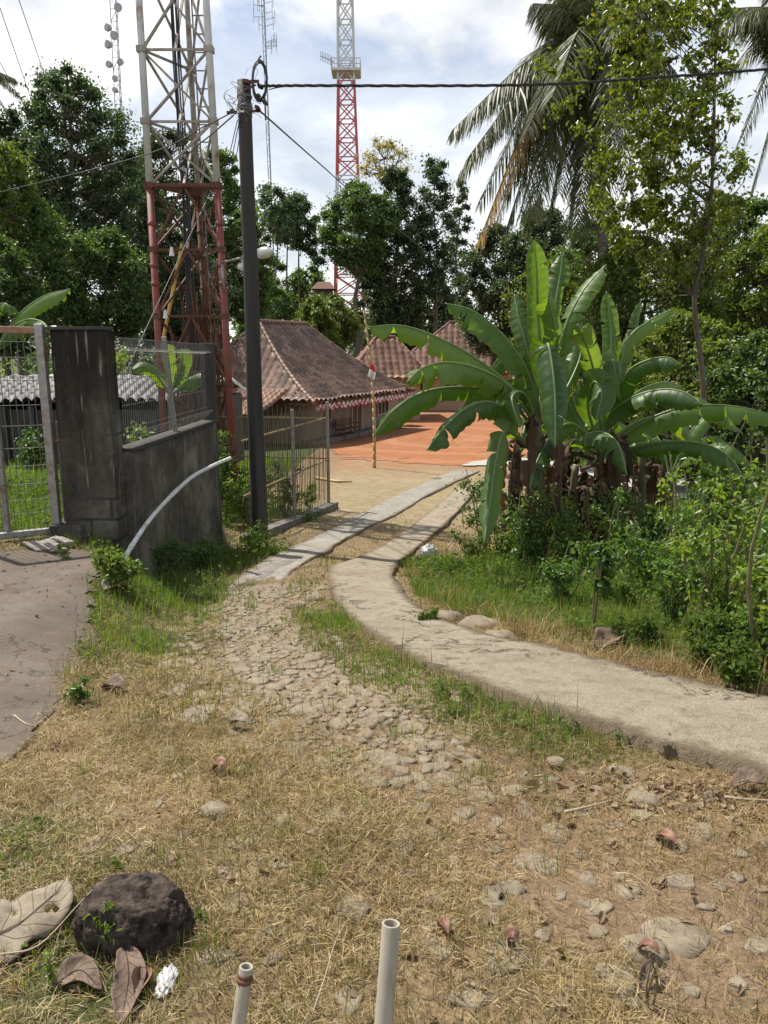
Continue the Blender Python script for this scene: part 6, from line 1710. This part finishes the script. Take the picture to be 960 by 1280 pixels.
S(955, 850, 320, 135, .07, 'leaf_shrub2', 'tallest bright bush filling the right edge above the path', 48, 44, 11, 9, rc_=.12)
S(985, 830, 230, 130, .07, 'leaf_shrub', 'dark glossy bush cut by the right edge', 44, 50, 12, 8)
S(880, 845, 90, 90, .045, 'weed', 'low tangled dark weeds by the path under the right bushes', 34, 56, 13, 8)
S(812, 806, 40, 70, .03, 'weed', 'low weedy bush above the folded brown leaf', 18, 50, 14, 7)
S(935, 868, 60, 80, .045, 'weed', 'lowest weed clump touching the path at the right', 24, 46, 15, 6)
S(700, 755, 70, 70, .05, 'leaf_shrub', 'short bush beside the sapling foot', 22, 36, 16, 5)
S(775, 760, 45, 70, .045, 'weed', 'dim weed clump between the sapling and the long leaved plant', 16, 40, 17, 6)
S(820, 700, 80, 120, .09, 'leaf_shrub', 'shaded bush below the drooping banana leaves', 28, 34, 18, 6)
S(915, 690, 130, 110, .10, 'leaf_shrub', 'bush between the slim tree and the right edge', 34, 40, 19, 6)
S(930, 640, 160, 20, .12, 'leaf_shrub2', 'tall thin shoot with yellow green leaves at the right', 7, 10, 20, 1, name='sapling', lowf=.55, slim=True)
S(535, 782, 28, 34, .03, 'weed', 'small tuft of weeds growing on the inner path edge', 14, 36, 21, 5, name='weed_tuft', cat='weed', group='weed tufts')
S(150, 738, 52, 70, .05, 'leaf_shrub2', 'green weed tuft at the foot of the drain pipe', 24, 40, 22, 6, name='weed_tuft', cat='weed', group='weed tufts')
S(200, 722, 60, 90, .05, 'leaf_shrub', 'weed tuft along the middle of the dark wall foot', 24, 40, 23, 6, name='weed_tuft', cat='weed', group='weed tufts')
S(255, 712, 50, 80, .045, 'leaf_shrub', 'weed tuft under the right end of the dark wall', 22, 40, 24, 6, name='weed_tuft', cat='weed', group='weed tufts')
S(322, 690, 34, 60, .04, 'leaf_shrub', 'weed tuft round the foot of the utility pole', 20, 36, 25, 5, name='weed_tuft', cat='weed', group='weed tufts')
S(385, 652, 16, 50, .035, 'leaf_shrub', 'weed tuft along the outside of the fence kerb', 20, 36, 26, 5, name='weed_tuft', cat='weed', group='weed tufts')
S(80, 700, 26, 20, .04, 'leaf_shrub2', 'single weed sprouting on the driveway by the gate', 6, 16, 27, 2, name='weed_tuft', cat='weed', group='weed tufts')
S(130, 1190, 66, 50, .032, 'leaf_shrub2', 'little weed with round leaves growing before the dark rock', 5, 8, 28, 3, name='weed_tuft', cat='weed', group='weed tufts', lowf=.5)
S(60, 1235, 50, 30, .02, 'leaf_shrub2', 'tiny weed in front of the big pale leaf', 5, 8, 29, 2, name='weed_tuft', cat='weed', group='weed tufts', lowf=.4)
S(812, 1258, 75, 26, .016, 'litter', 'dry leafless weed stalk standing at the bottom right', 4, 8, 30, 3, name='weed_tuft', cat='weed', group='weed tufts')
S(100, 880, 32, 40, .03, 'leaf_shrub', 'weed tuft at the grassy driveway edge', 10, 26, 31, 4, name='weed_tuft', cat='weed', group='weed tufts')
S(722, 712, 100, 100, .06, 'leaf_shrub2', 'light green undergrowth in front of the dead banana stump', 24, 40, 61, 6)
S(695, 700, 110, 80, .07, 'leaf_shrub', 'leafy bush between the tallest banana stem and the stump', 24, 36, 62, 6)
S(775, 705, 115, 90, .08, 'leaf_shrub', 'bush hiding the foot of the middle banana plant', 24, 34, 63, 6)
S(925, 760, 230, 110, .08, 'leaf_shrub2', 'yellow green bush between the slim tree and the tallest right bush', 24, 28, 64, 7)
S(945, 600, 170, 130, .10, 'leaf_shrub2', 'sunlit leafy bush behind the right edge shrubs by the road', 44, 40, 65, 7)
# behind the fence and the wall
E = dict(group='bushes behind the fence')
S(310, 640, 80, 90, .09, 'leaf_shrub2', 'bright weedy bush inside the bar fence left of the pole', 30, 40, 40, 6, Y=12.6, **E)
S(352, 630, 70, 50, .07, 'leaf_shrub', 'weedy bush inside the bar fence right of the pole', 26, 40, 41, 6, Y=13.6, **E)
S(385, 615, 36, 28, .06, 'leaf_shrub2', 'smaller weedy bush in the fence corner', 16, 36, 42, 5, Y=14.7, **E)
S(280, 640, 110, 60, .09, 'leaf_shrub', 'weedy bush at the tower foot behind the wall end', 26, 40, 43, 5, Y=13.4, **E)
S(166, 560, 95, 60, .10, 'leaf_shrub2', 'bright yellow green bush seen through the mesh fence', 26, 40, 44, 5, Y=9.4, **E)
S(150, 580, 130, 30, .07, 'leaf_shrub2', 'climbing yellow green vine on the mesh beside the pillar', 16, 16, 45, 3, Y=8.0, name='vine', cat='vine', slim=True, **E)
S(238, 560, 120, 60, .09, 'leaf_shrub', 'bush inside the lattice tower foot behind the mesh', 26, 40, 46, 5, Y=13.5, **E)
S(207, 555, 40, 40, .05, 'leaf_shrub2', 'small weed growing over the low wall coping', 12, 30, 47, 4, Y=9.6, **E)
S(45, 560, 55, 60, .10, 'leaf_shrub', 'dark bush against the shed wall behind the gate', 24, 40, 48, 5, Y=15.8, **E)
S(5, 420, 120, 90, .14, 'leaf_shrub2', 'light green bush above the gate at the left edge', 34, 40, 49, 6, Y=19.5, **E)
S(150, 440, 150, 110, .14, 'leaf_shrub2', 'light green bush showing above the mesh fence', 40, 44, 50, 7, Y=20.5, **E)
S(65, 440, 150, 110, .14, 'leaf_shrub', 'leafy bush between the gate and the pillar top', 40, 44, 51, 7, Y=21, **E)
# little roofed shelter far behind the young trees
hb = np.array([P(405, 380, 66)[0], 66.0, -2.5])
ht = thing('hut', hb, 'tiny dark roofed hut on a rise beside the foot of the far tower', 'hut')
zr = P(405, 352, 66)[2]; zr0 = P(405, 362, 66)[2]
m = MB(); m.add([(hb[0] - 1.0, 65, zr0), (hb[0] + 1.0, 65, zr0), (hb[0] + 1.0, 67.4, zr0), (hb[0] - 1.0, 67.4, zr0), (hb[0] - .5, 66.2, zr), (hb[0] + .5, 66.2, zr)], [(0, 1, 5, 4), (2, 3, 4, 5), (1, 2, 5), (3, 0, 4), (3, 2, 1, 0)]); m.build('roof', M['rust'], ht)
m = MB(); m.box((hb[0], 66.2, (zr0 - 2.6) / 2), (.7, .8, (zr0 + 2.6) / 2 - .01)); m.build('wall', M['darkwall'], ht)
